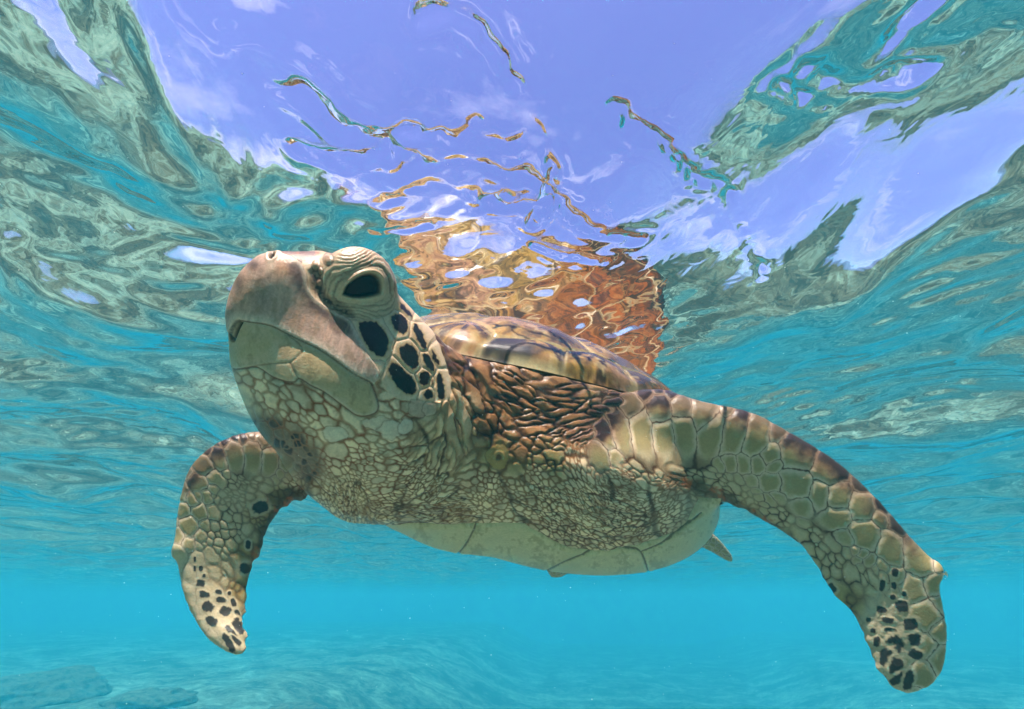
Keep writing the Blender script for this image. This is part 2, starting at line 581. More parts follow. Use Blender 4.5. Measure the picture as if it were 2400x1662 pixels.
f_head = level_set(head_solid())
f_left = level_set(flipper_solid(LEFT_RIBS, 90, 9))
f_right = level_set(flipper_solid(RIGHT_RIBS, 90, 16))
f_hind = np.minimum(level_set(flipper_solid([(1520, 1190, 1560, 1260, 1.15, 1.17, .03), (1590, 1225, 1600, 1268, 1.20, 1.21, .020),
                                             (1662, 1244, 1655, 1288, 1.24, 1.25, .013), (1708, 1290, 1698, 1312, 1.27, 1.275, .009),
                                             (1724, 1318, 1720, 1321, 1.28, 1.28, .004)], 30)),
                    level_set(flipper_solid([(1250, 1250, 1340, 1250, 1.10, 1.10, .03), (1270, 1300, 1345, 1310, 1.16, 1.16, .02),
                                             (1280, 1335, 1340, 1335, 1.2, 1.2, .012), (1290, 1350, 1318, 1350, 1.22, 1.22, .007)], 24)))
f_trunk = np.full(GDIM, 0.2, np.float32)
# plastron and belly
put(*ellipsoid(PL_C - .005 * PL_A - .085 * PL_N, (PL_A, PL_L, PL_N), (.405, .358, .178)), f_trunk, .02)
# neck, chest, shoulders
put(*cone(P(790, 905, .465), P(905, 985, .55), .084, .110), f_trunk, .05)
put(*cone(P(905, 985, .55), P(1070, 1085, .72), .110, .125), f_trunk, .05)
put(*cone(P(1110, 1050, .68), P(1240, 1060, .80), .085, .115), f_trunk, .05)
put(*cone(P(1105, 912, .665), P(1250, 962, .700), .066, .086), f_trunk, .04)
put(*cone(P(1250, 962, .700), P(1440, 992, .725), .086, .072), f_trunk, .04)
put(*cone(P(1430, 1110, .71), P(1350, 1080, .80), .098, .12), f_trunk, .05)
put(*cone(P(845, 1150, .82), P(980, 1130, .86), .052, .09), f_trunk, .05)
# folded skin swelling up to the shell rim
for q0 in np.linspace(-0.35, 1.75, 13):
    pts_ = [shell_pt((.905 + .02 * math.sin(3 * q)) * SH_LA * np.cos(q), (.905 + .02 * math.sin(3 * q)) * SH_W * np.sin(q) * (1 + .1 * np.cos(q)), np.float64(-.048)) for q in (q0, q0 + .19)]
    put(*cone(pts_[0], pts_[1], .036, .036), f_trunk, .05)
# nothing of the trunk may rise above the shell
dX = gx[:, None, None] - SH_C[0]; dY = gy[None, :, None] - SH_C[1]; dZ = gz[None, None, :] - SH_C[2]
su = dX * SH_A[0] + dY * SH_A[1] + dZ * SH_A[2]; sv = dX * SH_L[0] + dY * SH_L[1] + dZ * SH_L[2]; sh = dX * SH_N[0] + dY * SH_N[1] + dZ * SH_N[2]
sr = np.sqrt((su / SH_LA) ** 2 + (sv / SH_W) ** 2)
lid = sh - (SH_H * np.clip(1 - sr ** 2.215, 0, 1) ** .893 * (1 + .5756 * su / SH_LA) - .012)
f_trunk = np.where(sr < 1.10, np.maximum(f_trunk, lid), f_trunk).astype(np.float32)
field = smin(f_trunk, f_head, .035)
field = smin(field, f_left, .045)
field = smin(field, f_right, .040)
field = smin(field, f_hind, .03)
# brow over each eye, cheek
for s in (1, -1):
    put(*ellipsoid(head_pt(-.088, s * .039, .050), (HD_F, HD_L, HD_U), (.041, .027, .038)), field, .012)
    put(*ellipsoid(head_pt(-.140, s * .043, -.025), (HD_F, HD_L, HD_U), (.050, .024, .045)), field, .03)
# claw nubs on the leading edges
put(*cone(P(2192, 1338, .513), P(2201, 1344, .512), .011, .005), field, .012)
put(*cone(P(425, 1285, .608), P(411, 1296, .607), .010, .005), field, .012)

grid = openvdb.FloatGrid(0.2)
grid.copyFromArray(field)
grid.transform = vox_transform()
bv, bq = grid.convertToQuads(isovalue=0.0)
bv = np.array(bv, float); bq = np.array(bq, int)
print('body base', len(bv), len(bq))

# ------------------------------------------------------------------ carapace
def carapace_outline(phi):
    c, s = np.cos(phi), np.sin(phi)
    u = SH_LA * (np.sign(c) * np.abs(c) ** .92)
    v = SH_W * (np.sign(s) * np.abs(s) ** .90) * (1 + .10 * c - .10 * np.clip(-c, 0, 1) ** 2)
    wv = 1 + .010 * np.sin(8.5 * phi) * np.sin(2.3 * phi + .6) + .006 * np.sin(17 * phi)      # uneven rim
    return u * wv, v * wv


def dome(rho, c):
    return SH_H * np.clip(1 - rho ** 2.215, 0, 1) ** 0.893 * (1 + .5756 * c)

# ------------------------------------------------------------------ turtle: fine skin
def sample_field(f, V):
    i = np.clip(np.rint((V - GMIN) / VOX).astype(int), 0, np.array(GDIM) - 1)
    return f[i[:, 0], i[:, 1], i[:, 2]]


def relax(v, q, it, lam=0.5):
    e = np.vstack([q[:, [0, 1]], q[:, [1, 2]], q[:, [2, 3]], q[:, [3, 0]]])
    e = np.vstack([e, e[:, ::-1]])
    cnt = np.bincount(e[:, 0], minlength=len(v)).astype(float)
    for _ in range(it):
        s = np.stack([np.bincount(e[:, 0], weights=v[e[:, 1], k], minlength=len(v)) for k in range(3)], 1)
        v = v + lam * (s / np.maximum(cnt, 1)[:, None] - v)
    return v


def vert_normals(v, q):
    a = v[q[:, 2]] - v[q[:, 0]]; b = v[q[:, 3]] - v[q[:, 1]]
    n = np.cross(a, b)
    out = np.stack([sum(np.bincount(q[:, j], weights=n[:, k], minlength=len(v)) for j in range(4)) for k in range(3)], 1)
    return out / np.maximum(np.linalg.norm(out, axis=1), 1e-12)[:, None]


def subdivide(v, q, lev):
    me = bpy.data.meshes.new('tmp_grow'); me.from_pydata(v.tolist(), [], q.tolist())
    o = bpy.data.objects.new('tmp_grow', me); scene.collection.objects.link(o)
    m = o.modifiers.new('s', 'SUBSURF'); m.levels = lev; m.render_levels = lev
    dg = bpy.context.evaluated_depsgraph_get()
    m2 = bpy.data.meshes.new_from_object(o.evaluated_get(dg))
    co = np.empty(len(m2.vertices) * 3); m2.vertices.foreach_get('co', co)
    lo = np.empty(len(m2.loops), np.int32); m2.loops.foreach_get('vertex_index', lo)
    bpy.data.objects.remove(o); bpy.data.meshes.remove(me); bpy.data.meshes.remove(m2)
    return co.reshape(-1, 3), lo.reshape(-1, 4)


bv = relax(bv, bq, 3)
# drop what lies deep inside the shell
d = bv - SH_C
uu, vv, hh = d @ SH_A, d @ SH_L, d @ SH_N
inside = ((uu / SH_LA) ** 2 + (vv / SH_W) ** 2 < .62) & (hh > -.03) & (hh < .16)
keep = ~inside[bq].all(1)
bq = bq[keep]
used = np.unique(bq); remap = -np.ones(len(bv), int); remap[used] = np.arange(len(used))
bv = bv[used]; bq = remap[bq]
V, Q = subdivide(bv, bq, 2)
n0 = vert_normals(V, Q)
if ((n0 * (V - V.mean(0))).sum(1)).mean() < 0:
    Q = Q[:, ::-1]; n0 = -n0
print('skin', len(V), len(Q))

# pattern coordinates: every skin point is laid out on one flat chart (2400 x 1662); the
# right half of the head uses the mirrored chart of the left half
AW, AH = 2400, 1662


def chart(W):
    d = W - CAM
    z = np.maximum(d @ F_, 1e-3)
    return 1200 + FOC * (d @ R_) / z, 831 - FOC * (d @ U_) / z


hl = (V - HD_O) / HD_S
hx, hy, hz = hl @ HD_F, hl @ HD_L, hl @ HD_U
cx, cy_ = chart(V)
mirr = V - 2 * np.minimum(hy, 0)[:, None] * HD_S * HD_L
mx_, my_ = chart(mirr)
wm = smooth(-.215, -.165, hx) * (hy < 0) * (sample_field(f_head, V) < .03)
cx = cx + wm * (mx_ - cx); cy_ = cy_ + wm * (my_ - cy_)
in_left = sample_field(f_left, V) < .006
in_right = sample_field(f_right, V) < .006
in_head = sample_field(f_head, V) < .012

YY, XX = np.mgrid[0:AH, 0:AW].astype(np.float32)
occ = np.zeros((AH // 4 + 2, AW // 4 + 2), bool)
occ[np.clip((cy_ / 4).astype(int), 0, AH // 4), np.clip((cx / 4).astype(int), 0, AW // 4)] = True
for _ in range(3):
    o2 = occ.copy(); o2[1:] |= occ[:-1]; o2[:-1] |= occ[1:]; o2[:, 1:] |= occ[:, :-1]; o2[:, :-1] |= occ[:, 1:]; occ = o2


def win(pts, pad):
    p = np.asarray(pts, float)
    x0, y0 = np.maximum(p.min(0) - pad, 0).astype(int); x1, y1 = p.max(0) + pad
    return slice(y0, min(int(y1) + 1, AH)), slice(x0, min(int(x1) + 1, AW))


def seg_dist(X, Y, pts, closed):
    p = np.asarray(pts, np.float32)
    a = p if closed else p[:-1]; b = np.roll(p, -1, 0) if closed else p[1:]
    best = np.full(X.shape, 1e9, np.float32); ins = np.zeros(X.shape, bool)
    for (ax, ay), (bx, by) in zip(a, b):
        dx, dy = bx - ax, by - ay
        t = np.clip(((X - ax) * dx + (Y - ay) * dy) / (dx * dx + dy * dy + 1e-9), 0, 1)
        best = np.minimum(best, (X - ax - t * dx) ** 2 + (Y - ay - t * dy) ** 2)
        if closed and ay != by:
            c = (ay > Y) != (by > Y)
            ins ^= c & (X < dx * (Y - ay) / dy + ax)
    best = np.sqrt(best)
    return np.where(ins, -best, best) if closed else best


def curve(pts, n=6):
    return catmull(np.asarray(pts, float), (len(pts) - 1) * n + 1)


def poly(pts, pad=60):
    """window, signed distance (negative inside)"""
    w = win(pts, pad)
    return w, seg_dist(XX[w], YY[w], pts, True)


def line(pts, pad=60, n=6):
    c = curve(pts, n)
    w = win(c, pad)
    return w, seg_dist(XX[w], YY[w], c, False)


def f1(pts):                 # face sketch coordinates -> chart
    return [(500 + .2882 * x, 540 + .2882 * y) for x, y in pts]


col = np.zeros((AH, AW, 3), np.float32)
hgt = np.zeros((AH, AW), np.float32)          # millimetres
NZ = fbm(XX / 26, YY / 26, 71, 4).astype(np.float32)
NF = fbm(XX / 7, YY / 7, 77, 3).astype(np.float32)
NB = fbm(XX / 90, YY / 90, 83, 3).astype(np.float32)


def paint(w, c, m):
    m = np.clip(m, 0, 1)[..., None]
    col[w] = col[w] * (1 - m) + np.asarray(c, np.float32) * m


# ---- scales all over the skin: guide points (x, y, angle, length, width, seam, relief mm, palette)
PAL = np.array([
    [(.27, .085, .035), (.46, .34, .22), (.74, .66, .50)],      # 0 throat
    [(.16, .085, .040), (.46, .34, .20), (.70, .57, .38)],       # 1 cream neck folds
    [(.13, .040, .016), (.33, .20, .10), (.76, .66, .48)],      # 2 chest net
    [(.016, .009, .006), (.075, .036, .015), (.22, .115, .050)],    # 3 brown folds under the shell rim, fold shadows deepened in the colour
    [(.09, .05, .03), (.58, .54, .43), (.31, .29, .15)],      # 4 flipper scutes
    [(.075, .035, .016), (.38, .33, .21), (.52, .48, .33)],      # 5 dark net on flippers
    [(.055, .030, .012), (.20, .14, .06), (.34, .28, .12)],      # 6 yellow brown trailing edge
    [(.30, .28, .20), (.46, .44, .34), (.50, .47, .34)],         # 7 pale, nearly plain
], np.float32)
G = np.array([
    (628, 881, 40, 34, 20, .30, .8, 0), (735, 928, 42, 52, 25, .28, .9, 0), (690, 980, 50, 26, 16, .34, .7, 0), (785, 1018, 35, 44, 28, .26, .9, 0),
    (830, 960, 38, 50, 24, .28, .9, 0), (678, 1059, 55, 22, 13, .36, .6, 0), (757, 1122, 45, 15, 10, .40, .5, 0), (898, 1138, -8, 17, 9, .42, .6, 0),
    (913, 1028, 12, 40, 17, .32, .9, 0), (870, 1075, 8, 20, 11, .38, .6, 0), (990, 1028, -45, 42, 10, .36, 1.4, 1), (930, 970, 15, 36, 26, .26, .9, 0),
    (1000, 960, -35, 40, 14, .34, 1.4, 1), (1060, 940, 70, 70, 15, .34, 3.2, 1), (1075, 1010, 80, 66, 13, .34, 3.0, 1), (1040, 1070, -70, 46, 9, .38, 2.0, 1),
    (1007, 1122, -35, 22, 10, .40, .8, 2), (913, 1185, 8, 24, 7, .42, .6, 2), (1070, 1200, -4, 32, 8, .40, .7, 2), (1148, 1138, 20, 20, 16, .40, .8, 2),
    (820, 1153, 75, 18, 7, .42, .6, 2), (835, 1215, 80, 16, 7, .42, .6, 2), (960, 1220, 0, 40, 7, .40, .6, 2),
    (1255, 1120, 45, 19, 13, .42, .8, 2), (1194, 1209, 0, 30, 14, .36, .7, 2), (1317, 1209, 35, 22, 10, .40, .8, 2), (1357, 1066, 82, 34, 9, .40, 1.0, 2),
    (1459, 1189, 16, 26, 7, .42, 1.0, 2), (1459, 1128, 24, 26, 7, .42, 1.0, 2), (1553, 1168, -35, 24, 8, .40, .9, 2), (1398, 1242, 20, 28, 11, .40, .8, 2),
    (1500, 1225, -18, 26, 10, .40, .8, 2), (1380, 1150, 50, 26, 8, .42, 1.0, 2), (1166, 1066, 0, 32, 27, .30, 1.8, 6), (1225, 1072, 0, 24, 20, .34, 1.6, 6),
    (1290, 1080, 10, 24, 16, .36, 1.4, 6),
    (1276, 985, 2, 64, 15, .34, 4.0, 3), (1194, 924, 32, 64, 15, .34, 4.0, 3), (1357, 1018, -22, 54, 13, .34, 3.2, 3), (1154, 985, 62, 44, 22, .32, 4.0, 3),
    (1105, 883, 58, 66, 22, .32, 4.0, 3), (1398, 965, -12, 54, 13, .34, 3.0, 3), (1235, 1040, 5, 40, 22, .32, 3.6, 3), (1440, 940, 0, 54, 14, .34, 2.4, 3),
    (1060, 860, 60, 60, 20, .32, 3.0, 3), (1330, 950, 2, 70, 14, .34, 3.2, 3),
    # left fore flipper
    (1432, 962, 70, 60, 40, .12, 1.2, 4), (1478, 950, 75, 64, 44, .12, 1.2, 4), (1545, 958, 80, 70, 46, .12, 1.2, 4), (1556, 1030, 82, 104, 48, .11, 1.3, 4), (1600, 955, 85, 60, 46, .12, 1.2, 4),
    (1420, 1020, 75, 70, 42, .12, 1.2, 4), (1406, 1066, 75, 62, 40, .13, 1.2, 4), (1453, 1007, 75, 100, 46, .11, 1.3, 4), (1507, 1022, 75, 112, 48, .11, 1.3, 4), (1605, 1017, 84, 104, 50, .11, 1.3, 4),
    (1664, 1022, 105, 102, 54, .11, 1.3, 4), (1722, 1012, 112, 100, 54, .11, 1.3, 4), (1776, 1012, 115, 100, 54, .11, 1.3, 4), (1870, 1050, 110, 96, 70, .10, 1.3, 4),
    (1953, 1095, 115, 82, 70, .10, 1.3, 4), (1713, 1076, 60, 50, 40, .12, 1.0, 4), (1786, 1076, 120, 62, 48, .12, 1.1, 4), (1880, 1125, 60, 72, 56, .11, 1.1, 4),
    (1806, 1130, 10, 56, 38, .13, 1.0, 4), (1880, 1184, 10, 62, 46, .12, 1.0, 4), (1953, 1145, 110, 78, 66, .11, 1.1, 4), (1953, 1213, 0, 66, 54, .12, 1.0, 4),
    (2022, 1184, 60, 66, 58, .11, 1.0, 4), (2032, 1252, 0, 64, 58, .12, 1.0, 4), (2090, 1282, 60, 80, 55, .11, 1.0, 4), (2149, 1301, 60, 86, 60, .10, 1.0, 4),
    (2036, 1301, 0, 32, 30, .16, .8, 4), (1914, 1247, 40, 22, 14, .36, .7, 5), (1742, 1174, 30, 19, 10, .38, .7, 5), (1963, 1321, 60, 24, 14, .34, .7, 5),
    (1693, 1135, 30, 21, 10, .38, .7, 5), (1640, 1110, 20, 20, 9, .38, .7, 5), (1840, 1205, 30, 19, 12, .38, .7, 5), (2030, 1350, 70, 30, 14, .30, .7, 5),
    (2060, 1440, 60, 30, 24, .16, .6, 7), (2168, 1443, 0, 70, 60, .10, .7, 4), (2183, 1490, 0, 60, 58, .10, .7, 4), (2163, 1580, 60, 70, 60, .10, .7, 4),
    (2085, 1492, 60, 36, 28, .14, .6, 7), (1990, 1405, 40, 40, 26, .18, .6, 6), (1570, 1080, 40, 30, 14, .30, .9, 5), (1500, 1090, 40, 34, 14, .30, .9, 5),
    # right fore flipper
    (592, 1074, 90, 66, 38, .12, 1.1, 4), (549, 1067, 76, 66, 38, .12, 1.1, 4), (632, 1082, 92, 56, 38, .12, 1.1, 4), (672, 1082, 100, 40, 32, .13, 1.1, 4),
    (512, 1070, 60, 52, 32, .13, 1.0, 4), (469, 1089, 40, 50, 35, .12, 1.0, 4), (462, 1132, 36, 46, 30, .13, .9, 4), (443, 1234, 60, 42, 34, .12, .8, 4),
    (469, 1201, 40, 36, 30, .13, .8, 4), (425, 1198, 70, 36, 26, .13, .8, 4), (534, 1183, 40, 14, 11, .36, .7, 5), (560, 1136, 30, 17, 9, .38, .7, 5),
    (600, 1130, 10, 17, 10, .38, .7, 5), (614, 1216, 40, 13, 11, .36, .8, 6), (660, 1180, 30, 16, 12, .36, .9, 6), (512, 1252, 50, 24, 18, .22, .7, 5), (578, 1288, 60, 42, 30, .16, .7, 6),
    (560, 1250, 60, 16, 12, .30, .7, 5), (705, 1132, 20, 24, 16, .36, .8, 2), (741, 1132, 40, 20, 14, .38, .8, 2), (778, 1168, 65, 19, 8, .42, .7, 2),
    (523, 1343, 65, 24, 14, .22, .6, 5), (443, 1343, 70, 52, 38, .10, .6, 7), (469, 1470, 55, 62, 40, .10, .6, 7), (512, 1416, 60, 30, 24, .12, .6, 7), (560, 1380, 80, 24, 18, .2, .6, 6),
    (1650, 1270, 30, 24, 14, .2, .6, 4), (1310, 1335, 0, 20, 14, .2, .5, 4),
], float)
LR = 8
ly, lx = np.mgrid[0:AH // LR + 2, 0:AW // LR + 2] * float(LR)
acc = np.zeros((5 + len(PAL),) + lx.shape); wsum = np.zeros(lx.shape)
for g in G:
    w = 1.0 / ((lx - g[0]) ** 2 + (ly - g[1]) ** 2 + 80.0) ** 2.0
    t2 = math.radians(g[2]) * 2
    for k, val in enumerate((math.cos(t2), math.sin(t2), math.log(g[3]), math.log(g[4]), g[5])):
        acc[k] += w * val
    acc[5 + int(g[7])] += w
    wsum += w
relief = sum((1.0 / ((lx - g[0]) ** 2 + (ly - g[1]) ** 2 + 80.0) ** 2.0) * g[6] for g in G) / wsum
acc /= wsum


def up(a, X, Y):
    x = np.clip(X / LR, 0, a.shape[1] - 1.001); y = np.clip(Y / LR, 0, a.shape[0] - 1.001)
    i = x.astype(int); j = y.astype(int); fx = x - i; fy = y - j
    return (a[j, i] * (1 - fx) + a[j, i + 1] * fx) * (1 - fy) + (a[j + 1, i] * (1 - fx) + a[j + 1, i + 1] * fx) * fy


WX = (XX + 9 * (fbm(XX / 30, YY / 30, 151, 3) - .5) + 4 * (fbm(XX / 9, YY / 9, 152, 2) - .5)).astype(np.float32)
WY = (YY + 9 * (fbm(XX / 30, YY / 30, 153, 3) - .5) + 4 * (fbm(XX / 9, YY / 9, 154, 2) - .5)).astype(np.float32)


def scatter(count, kmaj, kmin, spread, gap, first=()):
    """random scales of the local size and direction: distance to the nearest and second nearest, number"""
    sx = RNG.random(count) * AW; sy = RNG.random(count) * AH
    ok = occ[(sy / 4).astype(int), (sx / 4).astype(int)]
    sx, sy = sx[ok], sy[ok]
    sang = 0.5 * np.arctan2(up(acc[1], sx, sy), up(acc[0], sx, sy)) + RNG.normal(0, .14, len(sx))
    jit = np.exp(RNG.normal(-.05, spread, len(sx)))
    big = 1 - np.clip(up(acc[9], sx, sy), 0, 1)           # scutes of the flippers keep their size
    jit = 1 + (jit - 1) * (.3 + .7 * big)
    net = 1 - .44 * np.clip(up(acc[7], sx, sy), 0, 1) - .20 * np.clip(up(acc[5], sx, sy), 0, 1) - .22 * np.clip(up(acc[8], sx, sy), 0, 1)
    smaj = np.exp(up(acc[2], sx, sy)) * .5 * jit * kmaj * net; smi = np.exp(up(acc[3], sx, sy)) * .5 * jit * kmin * net
    order = np.argsort(-smaj * smi * np.exp(RNG.normal(0, .35, len(sx))))
    taken = np.zeros((AH, AW), bool)
    F1 = np.full((AH, AW), 9.0, np.float32); F2 = F1.copy(); ID = np.zeros((AH, AW), np.int32)
    ns = 0
    for X0, Y0, A0, a0, b0, g0 in list(first) + [(sx[i], sy[i], sang[i], smaj[i], smi[i], gap) for i in order]:
        xi, yi = int(X0), int(Y0)
        if taken[yi, xi]:
            continue
        r = int(a0 * 3.0) + 3
        ya, yb, xa, xb = max(yi - r, 0), min(yi + r, AH), max(xi - r, 0), min(xi + r, AW)
        dx = WX[ya:yb, xa:xb] - X0; dy = WY[ya:yb, xa:xb] - Y0
        c, s = math.cos(A0), math.sin(A0)
        d = np.sqrt(((dx * c + dy * s) / a0) ** 2 + ((dy * c - dx * s) / b0) ** 2)
        taken[ya:yb, xa:xb] |= d < g0
        ns += 1
        p = F1[ya:yb, xa:xb]; q = F2[ya:yb, xa:xb]
        near = d < p
        q[:] = np.where(near, p, np.minimum(q, d))
        ID[ya:yb, xa:xb][near] = ns
        p[:] = np.minimum(p, d)
    print('scales', ns)
    return F1, F2, ID, ns


# guide points come first so that large scutes sit where they should
gs = [(g[0], g[1], math.radians(g[2]), g[3] / 2, g[4] / 2, 1.72 if g[7] == 4 else 1.35) for g in G]
F1, F2, ID, ns = scatter(600000, .74, .74, .36, 1.30, gs)
E_ = np.clip(F2 - F1, 0, 2)
sw = up(acc[4], XX, YY).astype(np.float32) * .78
rel = up(relief, XX, YY).astype(np.float32)
rnd = RNG.random(ns + 2).astype(np.float32)[ID]
pw = [up(acc[5 + k], XX, YY).astype(np.float32) for k in range(len(PAL))]
oval = np.clip(pw[0] + pw[2] * .8 + pw[5] * .6 + pw[6] * .5, 0, 1)
t_seam = smooth(sw * .30, sw * 1.25, E_ + (NF - .5) * .14)
t_seam *= 1 - oval * smooth(.92, 1.22, F1 + (NF - .5) * .3)
faint = (.28 - .13 * pw[2]) + .72 * smooth(.34, .66, fbm(XX / 45, YY / 45, 171, 3))
faint = np.maximum(faint, np.clip(pw[3] + pw[4], 0, 1))
t_seam = 1 - (1 - t_seam) * faint
t_cen = smooth(sw * 1.1, sw * 1.1 + .75 - .40 * pw[2] - .35 * pw[0], E_)
for k in range(len(PAL)):
    c = PAL[k]
    cc = c[1] * (1 - t_cen[..., None]) + c[2] * t_cen[..., None]
    cc = c[0] * (1 - t_seam[..., None]) + cc * t_seam[..., None]
    col += pw[k][..., None] * cc
hgt += rel * (1 - .82 * pw[2] - .60 * pw[0] - .35 * pw[3]) * (smooth(0, .9, E_) * (1 - oval * .6 * smooth(.8, 1.3, F1)) - .55)
# long creases running over the small scales
soft = np.clip(pw[0] * .30 + pw[1] + pw[2] + pw[3] * .8, 0, 1)
G1, G2, GI, gn = scatter(60000, 4.4, 2.2, .4, 1.2)
CE = np.clip(G2 - G1, 0, 2)
crease = smooth(.22, .02, CE + (NF - .5) * .12) * soft
hgt += (soft * (pw[1] * 2.8 + pw[3] * 1.9 + pw[2] * 2.1 + pw[0] * 1.0)) * (smooth(0, .8, CE) - .5)
dkc = np.float32([.055, .020, .010])
col = col * (1 - .85 * crease[..., None]) + dkc * (.85 * crease[..., None])
col *= (0.76 + .48 * rnd * np.clip(pw[3] + pw[2] + pw[0] + pw[1], 0, 1) + .24 * (1 - np.clip(pw[3] + pw[2] + pw[0] + pw[1], 0, 1)))[..., None]
# rusty stain in the folds of chest and throat
st = np.clip(pw[0] + pw[2] + pw[1], 0, 1) * smooth(.50, .72, NZ)
col = col * (1 - .45 * st[..., None]) + np.float32([.24, .12, .06]) * (.45 * st[..., None])
stain = pw[3] * smooth(.45, .7, NZ)
col = col * (1 - .5 * stain[..., None]) + np.float32([.34, .20, .09]) * (.5 * stain[..., None])

# ---- flippers: dark patches on the leading edge scutes, dark finger scales, rust
for pts in ([(1395, 1010), (1440, 955), (1500, 930), (1560, 925), (1650, 945), (1760, 965), (1850, 1010), (1950, 1070), (2050, 1155), (2130, 1245)],
            [(725, 1090), (690, 1055), (650, 1022), (600, 1010), (540, 1022), (482, 1053), (436, 1108)]):
    w, d = line(pts, 90)
    scut = .55 + .45 * smooth(.2, .6, rnd[w])
    m = smooth(66, 22, d + (NZ[w] - .5) * 46) * t_seam[w] * scut
    paint(w, (.26, .15, .10), m * .75)
    m = smooth(50, 14, d + (NZ[w] - .5) * 40) * smooth(.0, .5, t_cen[w] + .25) * t_seam[w] * scut
    paint(w, (.032, .020, .022), m)
spots = [(1350 + .49 * x, 880 + .49 * y, .49 * a, .49 * b, r) for x, y, a, b, r in (
    (1560, 1105, 32, 28, 0), (1460, 1120, 26, 16, 20), (1490, 1170, 30, 14, 10), (1505, 1222, 32, 14, 10), (1600, 1190, 34, 30, 0), (1615, 1265, 36, 30, 0),
    (1440, 1275, 18, 24, 0), (1525, 1290, 46, 40, 30), (1485, 1350, 34, 44, 0), (1530, 1392, 32, 42, 20), (1540, 1450, 40, 22, -35), (1590, 1460, 24, 48, 15),
    (1625, 1335, 34, 24, 20), (1225, 1015, 24, 18, 50), (1465, 1005, 14, 28, 10), (1520, 1005, 12, 18, 0), (1515, 1060, 14, 12, 0), (1570, 1045, 10, 14, 0),
    (1400, 1170, 12, 12, 0), (1420, 1220, 14, 12, 0), (1525, 940, 16, 20, 10))]
spots += [(360 + .3633 * x, 980 + .3633 * y, .3633 * a, .3633 * b, r) for x, y, a, b, r in (
    (305, 1065, 30, 25, 10), (325, 1140, 34, 24, 20), (350, 1220, 42, 34, 40), (375, 1310, 44, 30, 30), (418, 1122, 22, 16, 10), (437, 1175, 30, 20, 10),
    (462, 1245, 38, 34, 20), (515, 1190, 18, 26, -20), (540, 1260, 16, 28, -25), (545, 1345, 30, 56, -28), (500, 1380, 20, 50, -42), (530, 1435, 44, 17, 38),
    (485, 1450, 22, 72, -32), (267, 910, 8, 16, 0), (305, 970, 14, 18, 0), (325, 1015, 10, 12, 0), (265, 970, 8, 18, 0), (690, 575, 50, 36, -20),
    (590, 970, 34, 36, 0), (610, 815, 18, 26, 0), (488, 1130, 12, 14, 0))]
for x, y, a, b, r in spots:
    w = win([(x, y)], max(a, b) * 2 + 8)
    c, s = math.cos(math.radians(r)), math.sin(math.radians(r))
    dx = XX[w] - x; dy = YY[w] - y
    e = (np.abs((dx * c + dy * s) / a) ** 2.8 + np.abs((dy * c - dx * s) / b) ** 2.8) ** (1 / 2.8) + (NF[w] - .5) * .55
    paint(w, (.46, .44, .32), smooth(1.75, 1.35, e) * .85)
    paint(w, (.020, .022, .026), smooth(1.12, .86, e) * .97)
    hgt[w] += .3 * smooth(1.5, 1.0, e)
for pts, wd, k in (([(1575, 1118), (1620, 1135), (1680, 1160), (1730, 1190), (1790, 1225), (1840, 1260)], 26, .85),
                   ([(695, 1165), (655, 1195), (630, 1230), (618, 1270), (602, 1320), (590, 1350)], 24, .85), ([(720, 1150), (680, 1160), (640, 1170)], 26, .7)):
    w, d = line(pts, 80)
    m = smooth(wd, 3, d + (NZ[w] - .5) * 30) * k
    paint(w, (.085, .048, .018), m)
    m = smooth(wd * .7, 2, d + (NF[w] - .5) * 34) * smooth(.52, .66, NZ[w])
    paint(w, (.40, .11, .03), m * .8)
    hgt[w] += 1.2 * (NF[w] - .5) * smooth(wd, 3, d)

# ---- face
MOUTH = f1([(112, 905), (150, 800), (200, 735), (260, 740), (450, 770), (560, 820), (700, 890), (850, 960), (1000, 1060), (1150, 1170), (1260, 1225), (1300, 1255)])
SHEATH = f1([(1300, 1255), (1345, 1165), (1250, 1000), (1170, 840), (1110, 735), (1000, 672), (900, 610), (820, 545), (768, 460), (752, 350), (715, 270), (640, 222), (560, 190), (540, 150)])
MC, SC = curve(MOUTH), curve(SHEATH)
OUT = f1([(540, 150), (400, 60), (250, 150), (60, 400), (-60, 700), (-40, 950)])
BEAK = np.vstack([MC, SC, OUT])
JLOW = f1([(1300, 1255), (1345, 1420), (1310, 1490), (1180, 1510), (1050, 1425), (900, 1315), (790, 1260), (700, 1205), (660, 1232), (590, 1228), (480, 1190), (390, 1130), (330, 1112), (200, 1130), (100, 1120)])
JAW = np.vstack([MC[::-1], curve(JLOW)[1:]])[::-1]
JAW = np.vstack([MC, curve(JLOW), f1([(20, 1120)])])
EYEA = np.vstack([SC[::-1][:-20] if False else curve(f1([(540, 150), (560, 190), (640, 222), (715, 270), (752, 350), (768, 460), (820, 545), (900, 610), (1000, 672), (1110, 735)])),
                  f1([(1180, 735), (1300, 728), (1400, 700), (1470, 640), (1500, 560), (1520, 420), (1480, 250), (1400, 100), (1300, 20), (1100, -40), (700, -40), (500, 60)])])
CHEEK = curve(f1([(1110, 735), (1180, 735), (1300, 728), (1400, 700), (1470, 640), (1500, 520), (1560, 480), (1680, 620), (1790, 820), (1880, 1050), (1930, 1250), (1910, 1380), (1800, 1395), (1720, 1410), (1600, 1390), (1500, 1372),
                  (1400, 1300), (1345, 1165), (1250, 1000), (1170, 840), (1110, 735)]), 3)

# eye area
w, d = poly(EYEA, 40)
m_eye = smooth(3, -3, d)
hgt[w] *= 1 - m_eye
paint(w, (.50, .42, .31), m_eye)
paint(w, (.33, .24, .17), m_eye * smooth(.45, .75, NZ[w]) * .6)
